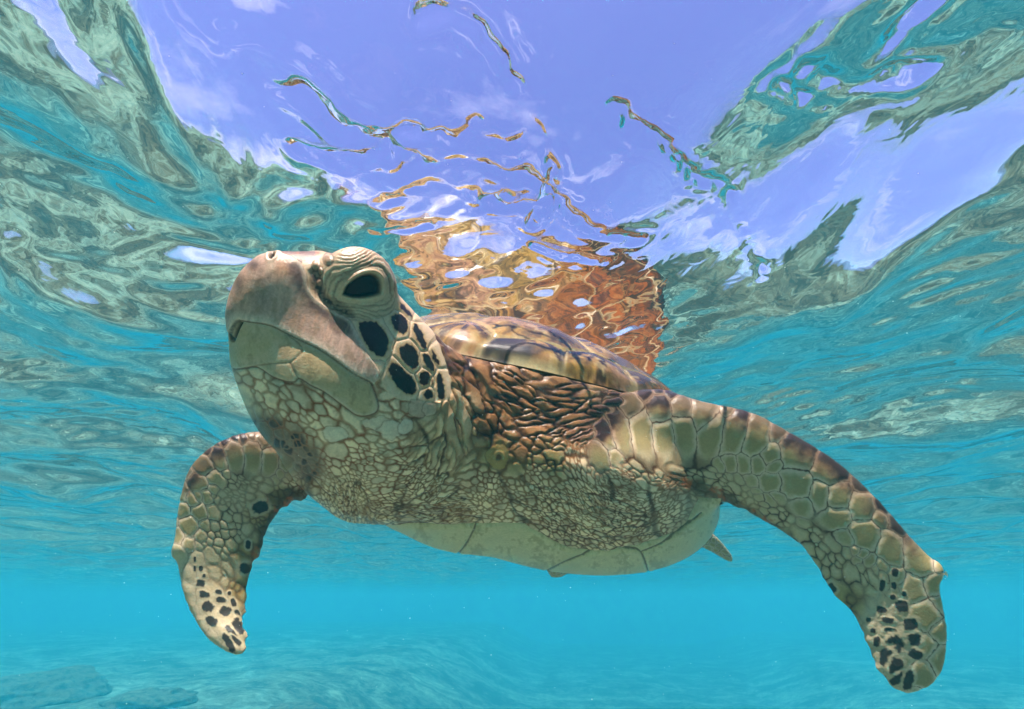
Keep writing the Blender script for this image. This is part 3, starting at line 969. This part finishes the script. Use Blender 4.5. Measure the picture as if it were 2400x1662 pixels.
# front of the crown: warm brown plates
w2, d2 = poly(f1([(500, 120), (560, 190), (640, 222), (715, 270), (800, 235), (860, 205), (900, 160), (880, 60), (700, 0), (500, 20)]), 30)
paint(w2, (.30, .13, .07), smooth(4, -6, d2 + (NF[w2] - .5) * 10))
paint(w2, (.09, .05, .04), smooth(4, -6, d2) * smooth(.5, .65, NZ[w2]) * .9)
EYE = f1([(1055, 520), (1085, 455), (1130, 415), (1190, 376), (1250, 356), (1310, 358), (1345, 386), (1366, 436), (1366, 500), (1330, 522), (1250, 541), (1180, 546), (1120, 540)])
EC = catmull(np.array(EYE + EYE[:1]), 60)[:-1]
w, d = poly(EC, 110)
ex, ey = 852.0, 668.0
upper = smooth(12, -14, (YY[w] - ey) + .18 * (XX[w] - ex))
m_eye = np.zeros((AH, AW), np.float32)
wE, dE = poly(EYEA, 40)
m_eye[wE] = smooth(3, -3, dE)
me_ = m_eye[w]
fold = np.sin(d / (10.0 + 2.5 * np.sin(XX[w] / 23)) * 2 * math.pi - 1.2 + 7.0 * (NZ[w] - .5) + 3.0 * (NF[w] - .5) + 1.6 * np.sin((XX[w] - YY[w]) / 33))
amp = np.where(d > 0, smooth(95, 30, d) * smooth(8, 22, d), 0) * me_
hgt[w] += amp * (.36 * fold) * (.55 + .45 * upper)
paint(w, (.17, .12, .10), amp * smooth(-.45, -.95, fold) * (.35 + .65 * NZ[w]))
paint(w, (.62, .55, .43), amp * smooth(.2, .9, fold) * .35)
lid = np.exp(-((d - 6) / 5.0) ** 2) * me_
hgt[w] += 1.2 * lid * (.7 + 1.1 * upper)
paint(w, (.56, .46, .33), lid * .6)
lid2 = np.exp(-((d - 30) / 7.0) ** 2) * (1 - upper) * me_
hgt[w] += .8 * lid2
lid3 = np.exp(-((d - 45) / 6.0) ** 2) * (1 - upper) * smooth(830, 870, XX[w]) * me_
hgt[w] += .7 * lid3
gap = np.exp(-((d - 21) / 3.0) ** 2) * me_
gap *= smooth(.15, .6, NZ[w] + .4 * upper)
hgt[w] -= .5 * gap
paint(w, (.16, .11, .09), gap * .55)  # shading painted into the crease around the lids
paint(w, (.012, .010, .012), smooth(3.0, -1.0, d))
hgt[w] = np.where(d < 4, hgt[w] * smooth(-2, 4, d) - 9.0 * smooth(3.0, -4.0, d), hgt[w])
# dark wrinkled hollow in front of the eye
w, d = poly(curve(f1([(775, 330), (820, 300), (870, 330), (880, 400), (900, 480), (930, 530), (1040, 590), (1120, 640), (1160, 690), (1130, 705), (1050, 680), (950, 625), (870, 560), (800, 480), (775, 330)]), 3), 30)
h_m = smooth(5, -7, d + (NF[w] - .5) * 12)
paint(w, (.045, .035, .035), h_m * (.55 + .45 * smooth(.4, .6, NF[w])))
hgt[w] -= 2.6 * smooth(6, -8, d)
for bx, by, br in ((935, 235, 34), (830, 280, 26), (860, 420, 22), (870, 330, 20)):
    x, y = f1([(bx, by)])[0]; r = br * .2882
    w = win([(x, y)], r * 2.5)
    e = np.hypot(XX[w] - x, (YY[w] - y) * .8) / r
    hgt[w] += 1.6 * smooth(1.3, .4, e)
    paint(w, (.34, .25, .19), smooth(1.2, .5, e) * .8)
    paint(w, (.07, .05, .05), np.exp(-((e - 1.25) / .2) ** 2) * .7)

# cheek plates with black centres
w, d = poly(CHEEK, 30)
m_ck = smooth(2, -2, d)
hgt[w] *= 1 - m_ck
paint(w, (.66, .57, .43), m_ck)
paint(w, (.50, .39, .25), m_ck * smooth(.5, .7, NZ[w]) * .5)
PATCH = [
    [(1175, 745), (1310, 742), (1345, 770), (1390, 820), (1425, 900), (1410, 970), (1370, 1030), (1300, 1000), (1250, 940), (1200, 840)],
    [(1440, 700), (1500, 680), (1545, 695), (1575, 750), (1570, 820), (1530, 845), (1490, 820), (1450, 760)],
    [(1508, 580), (1560, 625), (1610, 690), (1605, 705), (1560, 680), (1520, 630)],
    [(1630, 755), (1660, 770), (1700, 850), (1735, 950), (1705, 960), (1655, 890), (1625, 810)],
    [(1510, 960), (1570, 925), (1630, 950), (1665, 1030), (1660, 1100), (1620, 1130), (1560, 1090), (1515, 1020)],
    [(1700, 1010), (1740, 1003), (1780, 1060), (1796, 1120), (1790, 1150), (1740, 1110), (1705, 1060)],
    [(1420, 1120), (1455, 1072), (1500, 1090), (1570, 1160), (1630, 1220), (1650, 1290), (1610, 1335), (1560, 1320), (1490, 1270), (1440, 1190)],
    [(1680, 1165), (1715, 1145), (1755, 1170), (1760, 1220), (1730, 1260), (1690, 1260), (1672, 1215)],
    [(1708, 1312), (1750, 1293), (1785, 1320), (1777, 1365), (1735, 1376), (1705, 1345)],
    [(1830, 1150), (1850, 1180), (1880, 1290), (1872, 1360), (1835, 1372), (1815, 1300), (1815, 1200)],
    [(1768, 965), (1790, 985), (1832, 1070), (1828, 1095), (1785, 1045)],
    [(1768, 1222), (1782, 1212), (1788, 1238), (1776, 1250)],
    [(1330, 1085), (1352, 1075), (1362, 1110), (1342, 1120)],
    [(1640, 700), (1655, 712), (1650, 730), (1638, 722)],
]
P1 = np.full(XX[w].shape, 99, np.float32); P2 = P1.copy()
for k, pg in enumerate(PATCH):
    dd = seg_dist(XX[w], YY[w], catmull(np.array(f1(pg + pg[:1])), 48)[:-1], True)
    dk = dd + (NF[w] - .5) * 7.0
    if k < 12:
        paint(w, (.50, .36, .18), smooth(7, 1, dk) * m_ck * .6)
        paint(w, (.012, .010, .014), smooth(1.6, -1.6, dk) * m_ck)
    P2 = np.where(dd < P1, P1, np.minimum(P2, dd)); P1 = np.minimum(P1, dd)
eg = P2 - P1
hgt[w] += m_ck * (.9 * smooth(0, 9, eg) - .3)
paint(w, (.24, .19, .15), smooth(2.0, .6, eg) * m_ck * .75)
sp = smooth(.80, .9, fbm(XX[w] / 2.2, YY[w] / 2.2, 91, 2)) * (col[w][..., 0] < .05) * m_ck
paint(w, (.07, .07, .09), sp * .6)

# lower jaw plates
w, d = poly(JAW, 60)
m_jw = smooth(2.5, -2.5, d)
hgt[w] *= 1 - m_jw
paint(w, (.56, .49, .35), m_jw)
paint(w, (.44, .37, .21), m_jw * smooth(.42, .70, NB[w] * .7 + NZ[w] * .3) * .7)
paint(w, (.30, .23, .12), m_jw * smooth(.68, .80, NF[w]) * .35)
paint(w, (.53, .51, .42), m_jw * smooth(12, 3, -d) * .6)
for pts in ([(200, 1130), (300, 1110), (420, 1090), (530, 1080), (625, 1072), (690, 1020), (722, 975), (690, 915), (600, 850)],
            [(625, 1072), (650, 1130), (690, 1200)]):
    w3, d3 = line(f1(pts), 30)
    paint(w3, (.20, .12, .08), smooth(2.0, .6, d3) * .65)
    paint(w3, (.52, .49, .38), np.exp(-((d3 - 6) / 3.0) ** 2) * .4)
    hgt[w3] -= .5 * smooth(5, 0, d3)
hgt[w] += .9 * m_jw
w3, d3 = line(JLOW, 30)
paint(w3, (.15, .07, .04), smooth(3.2, .8, d3) * .85)
hgt[w3] -= 1.2 * smooth(6, 0, d3)
# jaw lies inside the sheath: step along the mouth line
md = np.full((AH, AW), 99, np.float32)
wM, dM = line(MOUTH, 90)
md[wM] = dM
mj = np.zeros((AH, AW), np.float32); wJ, dJ = poly(JAW, 60); mj[wJ] = dJ < 0
hgt -= mj * 2.6 * np.exp(-md / 34) * (md < 90)

# upper sheath
w, d = poly(BEAK, 40)
m_bk = smooth(2.0, -1.5, d)
hgt[w] *= 1 - m_bk
bx, by = (XX[w] - 500) / .2882, (YY[w] - 540) / .2882
grain = fbm(bx / 17 + by / 60, by / 90 - bx / 140, 95, 4)
base = np.zeros(XX[w].shape + (3,), np.float32) + np.float32([.47, .35, .31])
def bl(c, m):
    global base
    m = np.clip(m, 0, 1)[..., None]; base = base * (1 - m) + np.float32(c) * m
bl((.50, .30, .19), .75 * np.exp(-(((bx - 560) / 110) ** 2 + ((by - 300) / 90) ** 2)))
bl((.45, .29, .22), .8 * smooth(.4, .6, grain) * np.exp(-(((bx - 820) / 260) ** 2 + ((by - 720) / 130) ** 2)))
bl((.44, .30, .22), .7 * np.exp(-(((bx - 250) / 90) ** 2 + ((by - 520) / 190) ** 2)))
dk_w, dk_d = line(f1([(690, 290), (700, 380), (760, 500), (830, 590), (920, 680), (1010, 740), (1080, 800)]), 40)
dark = np.zeros((AH, AW), np.float32); dark[dk_w] = smooth(30, 4, dk_d + (NZ[dk_w] - .5) * 30)
bl((.10, .075, .08), dark[w] * .92 * smooth(.2, .5, grain + .12))
bl((.19, .14, .13), .8 * np.exp(-(((bx - 400) / 70) ** 2 + ((by - 560) / 100) ** 2)) * smooth(.35, .6, grain + .05))
bl((.10, .08, .09), .92 * np.exp(-(((bx - 330) / 55) ** 2 + ((by - 290) / 50) ** 2)))
bl((.11, .09, .095), .85 * np.exp(-(((bx - 215) / 40) ** 2 + ((by - 420) / 90) ** 2)))
bl((.60, .56, .50), .8 * smooth(26, 4, md[w]))
bl((.66, .58, .50), .8 * np.exp(-(((bx - 470 - (by - 250) * .1) / 34) ** 2)) * smooth(420, 240, by) * smooth(150, 190, by))
sh_w, sh_d = line(SHEATH, 30)
edge = np.zeros((AH, AW), np.float32); edge[sh_w] = smooth(13, 3, sh_d)
bl((.60, .53, .45), edge[w] * .75)
base *= (.70 + .60 * grain)[..., None]
fine_b = fbm(bx / 5, by / 11, 97, 3)
base *= (.82 + .36 * fine_b)[..., None]
scr = vnoise((bx * .6 - by * .8) / 3.0, (bx * .8 + by * .6) / 120.0, 98)
base *= (1 + .22 * smooth(.86, .95, scr))[..., None]
# fine streaks running down to the cutting edge
stk = vnoise((bx + .5 * by) / 6.0, (by - .5 * bx) / 90.0, 99)
base *= (1 - .16 * smooth(60, 10, md[w]) * (stk - .5))[..., None]
col[w] = col[w] * (1 - m_bk[..., None]) + base * m_bk[..., None]
hgt[w] += m_bk * (1.5 + .25 * (grain - .5))
hgt[w] += m_bk * .4 * smooth(16, 5, md[w]) * np.sin(XX[w] / 2.2) * .25
w3, d3 = line(MOUTH, 20)
paint(w3, (.06, .05, .035), smooth(2.6, .6, d3) * .85)
hgt[w3] -= 1.0 * smooth(3.0, .5, d3)
w3, d3 = poly(f1([(120, 905), (160, 800), (200, 738), (235, 742), (195, 830), (165, 905)]), 20)
paint(w3, (.05, .04, .02), smooth(2, -3, d3))
hgt[w3] -= 3.5 * smooth(2, -4, d3)
# nostril
x, y = f1([(478, 208)])[0]
w3 = win([(x, y)], 26)
dx, dy = XX[w3] - x, YY[w3] - y
e = np.hypot((dx * .87 + dy * .5) / 6.0, (dy * .87 - dx * .5) / 9.0)
paint(w3, (.60, .52, .44), smooth(2.3, 1.3, e) * .6)
hgt[w3] += .8 * np.exp(-((e - 1.7) / .5) ** 2)
paint(w3, (.012, .010, .010), smooth(1.15, .85, e))
hgt[w3] -= 5.0 * smooth(1.2, .6, e)
# two pale round plates behind the jaw, one yellow ring scale on the shoulder
for x, y, rx, ry, c in ((979, 958, 20, 20, (.50, .38, .30)), (1008, 958, 14, 17, (.50, .40, .31)), (1168, 1070, 24, 26, (.36, .27, .10)), (1222, 1063, 15, 15, (.25, .14, .07)),
                        (785, 1018, 25, 17, (.60, .60, .52)), (896, 992, 38, 14, (.57, .55, .46)), (917, 1003, 24, 20, (.58, .56, .48)), (952, 1000, 20, 18, (.56, .55, .48))):
    w3 = win([(x, y)], rx * 2)
    e = np.hypot((WX[w3] - x) / rx, (WY[w3] - y) / ry) + (NZ[w3] - .5) * .9 + (NF[w3] - .5) * .2
    hgt[w3] = hgt[w3] * (1 - smooth(1.25, 1.0, e)) + smooth(1.15, .7, e) * .6
    paint(w3, np.array(c) * 1.08, smooth(1.06, .94, e) * .8)
    paint(w3, (.13, .06, .035), np.exp(-((e - 1.12) / .10) ** 2) * .5)
x, y = 1170, 1072
w3 = win([(x, y)], 30)
e = np.hypot((WX[w3] - x) / 10, (WY[w3] - y) / 12)
paint(w3, (.42, .32, .14), np.exp(-((e - 1.1) / .3) ** 2) * .7); paint(w3, (.13, .06, .02), smooth(.9, .5, e))
hgt[w3] += .7 * np.exp(-((e - 1.1) / .3) ** 2)

# algae film and scratches on the horn and the jaw
alg = fbm(XX / 14, YY / 22, 181, 5, .6); scx = vnoise((XX * .8 + YY * .6) / 2.2, (YY * .8 - XX * .6) / 70, 183)
horn = np.zeros((AH, AW), np.float32)
for pg in (BEAK, JAW):
    wq, dq = poly(pg, 20); horn[wq] = np.maximum(horn[wq], smooth(0, -6, dq))
k_ = (horn * smooth(.52, .70, alg) * .35)[..., None]; col = col * (1 - k_) + np.float32([.20, .15, .075]) * k_
k_ = (horn * smooth(.88, .96, scx) * smooth(.4, .6, NZ) * .35)[..., None]; col = col * (1 - k_) + np.float32([.66, .58, .48]) * k_
hgt += horn * .25 * (alg - .5)
# freckles and film of grime everywhere
col *= (.93 + .14 * NF)[..., None]


def lookup(a, X, Y):
    x = np.clip(X, 0, AW - 1.01); y = np.clip(Y, 0, AH - 1.01)
    i = x.astype(int); j = y.astype(int); fx = (x - i); fy = (y - j)
    if a.ndim == 3:
        fx, fy = fx[:, None], fy[:, None]
    return (a[j, i] * (1 - fx) + a[j, i + 1] * fx) * (1 - fy) + (a[j + 1, i] * (1 - fx) + a[j + 1, i + 1] * fx) * fy


col *= np.float32([1.20, .98, .86])
# plastron line on the chart
PLX = np.array([820, 850, 880, 960, 1050, 1120, 1180, 1230, 1270, 1300, 1330, 1390, 1420, 1490, 1540, 1580, 1610, 1625, 1640, 1690, 1760.])
PLY = np.array([1262, 1243, 1233, 1227, 1228, 1226, 1222, 1228, 1248, 1268, 1281, 1290, 1290, 1277, 1262, 1246, 1222, 1190, 1165, 1168, 1190.])
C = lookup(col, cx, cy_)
Hm = lookup(hgt, cx, cy_)
tocam = CAM - V; tocam /= np.linalg.norm(tocam, axis=1)[:, None]
facing = (n0 * tocam).sum(1)
back = smooth(.02, -.30, facing) * smooth(-.1, .4, n0 @ SH_N)
dors = np.array([.11, .065, .035]) * (.5 + 1.0 * fbm(cx / 30, cy_ / 30, 101, 3))[:, None]
C = C * (1 - back[:, None] * .85) + dors * (back[:, None] * .85)
damp = .35 + .65 * smooth(-.05, .30, np.abs(facing))
V2 = V + n0 * (Hm * damp * .001)[:, None]

# ------------------------------------------------------------------ turtle: objects
turtle = bpy.data.objects.new('sea_turtle', None)
scene.collection.objects.link(turtle)
turtle.location = SH_C
turtle['label'] = 'green sea turtle gliding just under the rippled surface with black patched cheek and spread flippers'
turtle['category'] = 'turtle'
T0 = np.array(SH_C)

m_skin = pigment_mat('turtle_skin', .36, 420, .25, .8)
under = (cy_ > np.interp(cx, PLX, PLY)) & ~in_left & ~in_right & ~in_head & (sample_field(f_hind, V) > .004) & (n0 @ SH_N < .25)
pf = under[Q].all(1)
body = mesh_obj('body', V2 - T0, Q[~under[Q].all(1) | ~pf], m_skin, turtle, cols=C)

# plastron: pale plates 3 mm proud of the skin, split along the seams
pv_i = np.unique(Q[pf]); rm = -np.ones(len(V), int); rm[pv_i] = np.arange(len(pv_i))
PQ = rm[Q[pf]]; PV = V[pv_i]; PN = n0[pv_i]; px_, py_ = cx[pv_i], cy_[pv_i]
seams = [[(1118, 1222), (1102, 1255), (1085, 1282), (1064, 1306), (1050, 1345)], [(1300, 1266), (1345, 1283), (1400, 1284), (1470, 1283), (1500, 1290), (1520, 1340)],
         [(880, 1230), (888, 1255), (897, 1277), (905, 1300)], [(1400, 1284), (1340, 1305), (1280, 1335), (1262, 1350)], [(1500, 1290), (1560, 1262), (1640, 1200)]]
sd_ = np.full(len(PV), 99.)
for s in seams:
    sd_ = np.minimum(sd_, seg_dist(px_, py_, curve(s), False))
rimd = np.minimum(py_ - np.interp(px_, PLX, PLY), 30)
hp = 3.0 * smooth(-1, 10, rimd) - 1.6 * smooth(5, 0, sd_) + .7 * np.exp(-((sd_ - 8) / 5) ** 2) - 1.5 * smooth(2, 0, rimd)
nb = fbm(px_ / 34, py_ / 20, 111, 4); nf = fbm(px_ / 6, py_ / 6, 113, 3)
pc = np.array([.66, .55, .32]) * (.85 + .3 * nb)[:, None]
br = smooth(.50, .70, nb * .6 + nf * .4)[:, None] * .55
pc = pc * (1 - br) + np.array([.30, .22, .10]) * br
dk = smooth(3.2, 1.0, sd_ + (nf - .5) * 3)[:, None] * .8
pc = pc * (1 - dk) + np.array([.10, .07, .05]) * dk
m_pl = pigment_mat('plastron_horn', .38, 300, .10, .5)
plastron = bpy.data.objects.new('plastron', None)
scene.collection.objects.link(plastron); plastron.parent = turtle
fx_, fy_ = px_[PQ].mean(1), py_[PQ].mean(1)
plate = np.where(fx_ + (fy_ - 1222) * .55 < 1118, np.where(fx_ - (fy_ - 1230) * .36 < 881, 0, 1), np.where(fx_ - (fy_ - 1290) * .4 > 1501, 3, 2))
PVo = PV + PN * (hp * .001)[:, None] - T0
for k in range(4):
    ff = PQ[plate == k]
    if len(ff):
        ui = np.unique(ff); r2 = -np.ones(len(PV), int); r2[ui] = np.arange(len(ui))
        mesh_obj('belly_plate', PVo[ui], r2[ff], m_pl, plastron, cols=pc[ui])


# eyes
def eye_at(side):
    sel = np.where((np.hypot(cx - 852, cy_ - 664) < 6) & in_head & (hy > .02) & (facing > .2))[0]
    c = V[sel].mean(0); n = n0[sel].mean(0); n /= np.linalg.norm(n)
    if side < 0:
        n = n - 2 * (n @ HD_L) * HD_L
        c = c - 2 * ((c - HD_O) @ HD_L) * HD_L
    r = .0265
    c = c - n * (r - .0060)
    th = np.linspace(0, math.pi, 40)[:, None]; ph = np.linspace(0, 2 * math.pi, 64, endpoint=False)[None, :]
    t1 = np.cross(n, HD_U); t1 /= np.linalg.norm(t1); t2 = np.cross(n, t1)
    pts = c + r * (np.cos(th)[..., None] * n + (np.sin(th) * np.cos(ph))[..., None] * t1 + (np.sin(th) * np.sin(ph))[..., None] * t2)
    rr = np.broadcast_to(np.sin(th), (40, 64)).reshape(-1)
    cc = np.tile(np.array([.006, .006, .009]), (40 * 64, 1))
    iris = (smooth(.36, .40, rr) * smooth(.86, .74, rr))[:, None]
    ang = np.broadcast_to(ph, (40, 64)).reshape(-1)
    cc = cc * (1 - iris) + (np.array([.009, .008, .010]) * (.6 + .8 * vnoise(ang * 9, rr * 3, 5))[:, None]) * iris
    return pts.reshape(-1, 3), grid_faces(40, 64, True), cc


m_eye_mat = pigment_mat('eye_gloss', .02, 50, 0.0, .15)
for s in (1, -1):
    a, b, c = eye_at(s)
    mesh_obj('eye', a - T0, b, m_eye_mat, turtle, cols=c)

# ---- carapace with its scutes
nr_, np_ = 230, 620
rho = np.linspace(0, 1, nr_); phi = np.linspace(0, 2 * math.pi, np_, endpoint=False)
RR, PH = np.meshgrid(rho, phi, indexing='ij')
ou, ov = carapace_outline(PH)
U2, V3 = RR * ou, RR * ov
nu, nv = U2 / SH_LA, V3 / SH_W
seeds = [(.74, 0, 0, 0), (.36, 0, 0, 1), (-.02, 0, 0, 2), (-.39, 0, 0, 3), (-.70, 0, 0, 4)]
for s in (1, -1):
    seeds += [(.50, s * .47, 0, 5), (.16, s * .56, 0, 6), (-.22, s * .52, 0, 7), (-.54, s * .36, 0, 8)]
mar = []
for k in range(17):
    a = 2 * math.pi * k / 17
    uo, vo = carapace_outline(np.array(a))
    mar.append((float(uo) / SH_LA * .985, float(vo) / SH_W * .985, .0, 9))
seeds += mar
sarr = np.array(seeds)
dist_ = np.stack([np.hypot((nu - s[0]) * 1.05, (nv - s[1]) * (1.0 if s[3] > 4 else 1.25)) + (.10 if s[3] == 9 else 0.0) for s in sarr], 0)
srt = np.sort(dist_, 0); sid = np.argmin(dist_, 0)
edge_ = srt[1] - srt[0]
H3 = dome(RR, RR * np.cos(PH))
lump = .006 * smooth(0, .22, edge_) + .0015 * (fbm(nu * 14, nv * 14, 121, 4) - .5)
seam_t = smooth(.0, .022, edge_)
rimw = smooth(1.0, .93, RR)
Hs = H3 + lump * rimw - .0035 * (1 - seam_t) * rimw + .001 - .011 * smooth(.955, 1.0, RR) ** 2.2
# colours: rays spreading from the rear inner corner of every scute
own = sarr[sid]
du, dv = nu - (own[..., 0] - .13), nv - own[..., 1] * .82
ang = np.arctan2(dv, du); rad = np.hypot(du, dv)
ray = fbm(ang * 5.5 + sid * 3.7, rad * 2.2 + sid, 131, 4)
blot = fbm(nu * 5.5, nv * 5.5, 137, 4); fine = fbm(nu * 60, nv * 60, 139, 3)
back_ = smooth(.30, -.05, nu)[..., None]
def tone(front, rear):
    return np.array(front) * (1 - back_) + np.array(rear) * back_
cs = tone((.15, .080, .030), (.12, .036, .010)) + np.zeros(nu.shape + (3,))
def cb(c, m):
    global cs
    m = np.clip(m, 0, 1)[..., None]; cs = cs * (1 - m) + np.asarray(c) * m
cb(tone((.36, .20, .050), (.30, .080, .016)), smooth(.46, .66, ray) * .85)
cb((.040, .022, .014), smooth(.52, .34, ray + .12 * (fine - .5)) * .85)
cb(tone((.36, .19, .11), (.24, .070, .020)), smooth(.52, .66, blot + .16 * (fine - .5)) * .65)
cb(tone((.27, .18, .045), (.22, .080, .02)), smooth(.50, .30, np.abs(nv)) * .45 * (own[..., 3] <= 4))
speck = fbm(nu * 26, nv * 26, 149, 4)
cb((.035, .022, .015), smooth(.56, .70, speck) * .55)
cb(tone((.48, .36, .17), (.32, .15, .05)), smooth(.40, .30, speck) * .45)
cb((.025, .018, .018), smooth(.55, .75, fbm(nu * 8 + 9, nv * 8, 141, 3) + .06 * (fine - .5)) * np.where(own[..., 3] == 9, 1.0, .55))
cb((.50, .38, .20), smooth(.042, .010, edge_ + .03 * (fine - .5)) * .55)
cb((.48, .40, .22), smooth(.975, .992, RR) * .7 * smooth(.35, .6, fbm(nu * 9, nv * 9, 145, 3)))
cb((.16, .11, .06), smooth(.008, .002, edge_) * .7)
gr = fbm(nu * 130, nv * 130, 147, 2)
cs *= (.62 + .5 * fine + .26 * gr)[..., None]
roll = 1 + .004 * smooth(.95, .985, RR)
top = shell_pt(U2 * roll, V3 * roll, Hs)
m_shell = pigment_mat('shell_horn', .24, 200, .10, 1.1)
m_under = pigment_mat('shell_underside', .5, 120, .1, .4)
# the bony plate under the scutes: a closed bowl a little smaller, with a thick rounded rim
kk = 9
rim_r = np.array([1.0, 1.004, 1.002, .994, .975, .93, .84, .70]); rim_h = np.array([-.0006, -.003, -.006, -.009, -.011, -.011, -.010, -.010])
br_ = np.concatenate([np.linspace(0, .995, 50), rim_r]); 
B_R, B_P = np.meshgrid(br_, phi[::2], indexing='ij')
bo_u, bo_v = carapace_outline(B_P)
B_R = B_R * .988
hb = -.004 + np.where(np.arange(len(br_))[:, None] < 50, dome(np.clip(B_R, 0, 1), B_R * np.cos(B_P)) - .006 * smooth(1, .93, B_R) - .0006, np.concatenate([np.zeros(50), rim_h])[:, None])
base_v = shell_pt(B_R * bo_u, B_R * bo_v, hb).reshape(-1, 3)
bcol = np.tile(np.array([.20, .14, .065]), (len(base_v), 1)) * (.7 + .6 * fbm(base_v[:, 0] * 60, base_v[:, 1] * 60 + base_v[:, 2] * 40, 143, 3))[:, None]
carapace = mesh_obj('carapace', base_v - T0, grid_faces(len(br_), np_ // 2, True), m_under, turtle, cols=bcol)
GF = grid_faces(nr_, np_, True)
fid = sid.reshape(-1)[GF[:, 0]]
TV = top.reshape(-1, 3) - T0; TC = cs.reshape(-1, 3)
for k in range(len(seeds)):
    ff = GF[fid == k]
    if len(ff) == 0:
        continue
    ui = np.unique(ff); r2 = -np.ones(len(TV), int); r2[ui] = np.arange(len(ui))
    mesh_obj('scute', TV[ui], r2[ff], m_shell, carapace, cols=TC[ui])

# ------------------------------------------------------------------ coral rocks on the sea bed
def rock(name, seed, size, loc):
    r = np.random.default_rng(seed)
    th = np.linspace(0, math.pi, 44)[:, None]; ph = np.linspace(0, 2 * math.pi, 72, endpoint=False)[None, :]
    x = np.sin(th) * np.cos(ph); y = np.sin(th) * np.sin(ph); z = np.cos(th) + 0 * ph
    x, y, z = np.broadcast_arrays(x, y, z)
    k = 0
    for o in range(5):
        f = 1.6 * 1.9 ** o
        v = r.normal(size=(6, 3)); v /= np.linalg.norm(v, axis=1)[:, None]
        k = k + sum(np.sin(f * 1.7 * (x * a + y * b + z * c) + r.random() * 6.3) for a, b, c in v) / 6 * .42 / 1.6 ** o
    rad = 1 + k
    P_ = np.stack([x * rad * size[0], y * rad * size[1], np.maximum(z, -.35) * rad * size[2]], -1).reshape(-1, 3)
    o = mesh_obj(name, P_, grid_faces(44, 72, True), M_ROCK)
    o.location = loc
    return o


def rock_mat():
    N = Nodes('coral_rock')
    tc = N.n('TexCoord')
    no = N.n('TexNoise', Scale=6.0, Detail=8.0, Roughness=.7)
    N.l(tc.outputs['Object'], no.inputs['Vector'])
    rp = N.n('ValToRGB')
    e = rp.color_ramp.elements
    e[0].position = .38; e[0].color = (.03, .035, .022, 1)
    e[1].position = .68; e[1].color = (.22, .19, .12, 1)
    N.l(no.outputs['Fac'], rp.inputs['Fac'])
    bp = N.n('Bump', Strength=.8, Distance=.05)
    N.l(no.outputs['Fac'], bp.inputs['Height'])
    bs = N.n('BsdfPrincipled', Roughness=.95)
    N.l(rp.outputs[0], bs.inputs['Base Color']); N.l(bp.outputs[0], bs.inputs['Normal'])
    N.l(bs.outputs[0], N.out.inputs['Surface'])
    return N.m


M_ROCK = rock_mat()
ROCKS = [(-10.2, 11.2, 1.15, 'broad dark coral rock at the left edge of the hazy sea bed'),
         (-7.2, 11.0, .8, 'dark coral mound between the left edge and the shorter flipper tip'),
         (-4.3, 11.2, .7, 'small coral rock just right of the shorter flipper tip'),
         (2.4, 11.2, .6, 'small low coral rock on the sand below the belly of the turtle'),
         (6.6, 9.8, 1.0, 'dark coral rock on the sea bed beside the tip of the longer flipper'),
         (9.8, 11.2, 1.2, 'large dark coral rock at the lower right edge of the sea bed')]
for k, (x, y, s, text) in enumerate(ROCKS):
    z = float(seabed_height(np.array([[x]]), np.array([[y]]))[0, 0])
    o = rock('coral_rock', 300 + k, (s, s * RNG.uniform(.8, 1.2), s * RNG.uniform(.24, .34)), (x, y, z))
    o['label'] = text
    o['category'] = 'coral rock'
    o['group'] = 'coral rocks on the sea bed'

# ------------------------------------------------------------------ drifting specks
t8 = np.array([[1, 0, 0], [-1, 0, 0], [0, 1, 0], [0, -1, 0], [0, 0, 1], [0, 0, -1]], float)
f8 = np.array([[0, 2, 4], [2, 1, 4], [1, 3, 4], [3, 0, 4], [2, 0, 5], [1, 2, 5], [3, 1, 5], [0, 3, 5]])
SV, SF = [], []
nsp = 0
while nsp < 520:
    dd = .30 + 2.2 * RNG.random() ** 1.5
    p = P(RNG.uniform(-100, 2500), RNG.uniform(-50, 1700), dd)
    if p[2] > -.06:
        continue
    r = RNG.uniform(.00018, .00045) * (.5 + dd)
    SV.append(p + t8 * r * RNG.uniform(.6, 1.6, 3)); SF.append(f8 + 6 * nsp); nsp += 1
N = Nodes('speck')
bs = N.n('BsdfPrincipled', Roughness=.6)
bs.inputs['Base Color'].default_value = (.8, .8, .75, 1)
N.l(bs.outputs[0], N.out.inputs['Surface'])
o = mesh_obj('drifting_specks', np.vstack(SV), np.vstack(SF), N.m)
o['kind'] = 'stuff'
o['label'] = 'tiny pale specks drifting in the water'
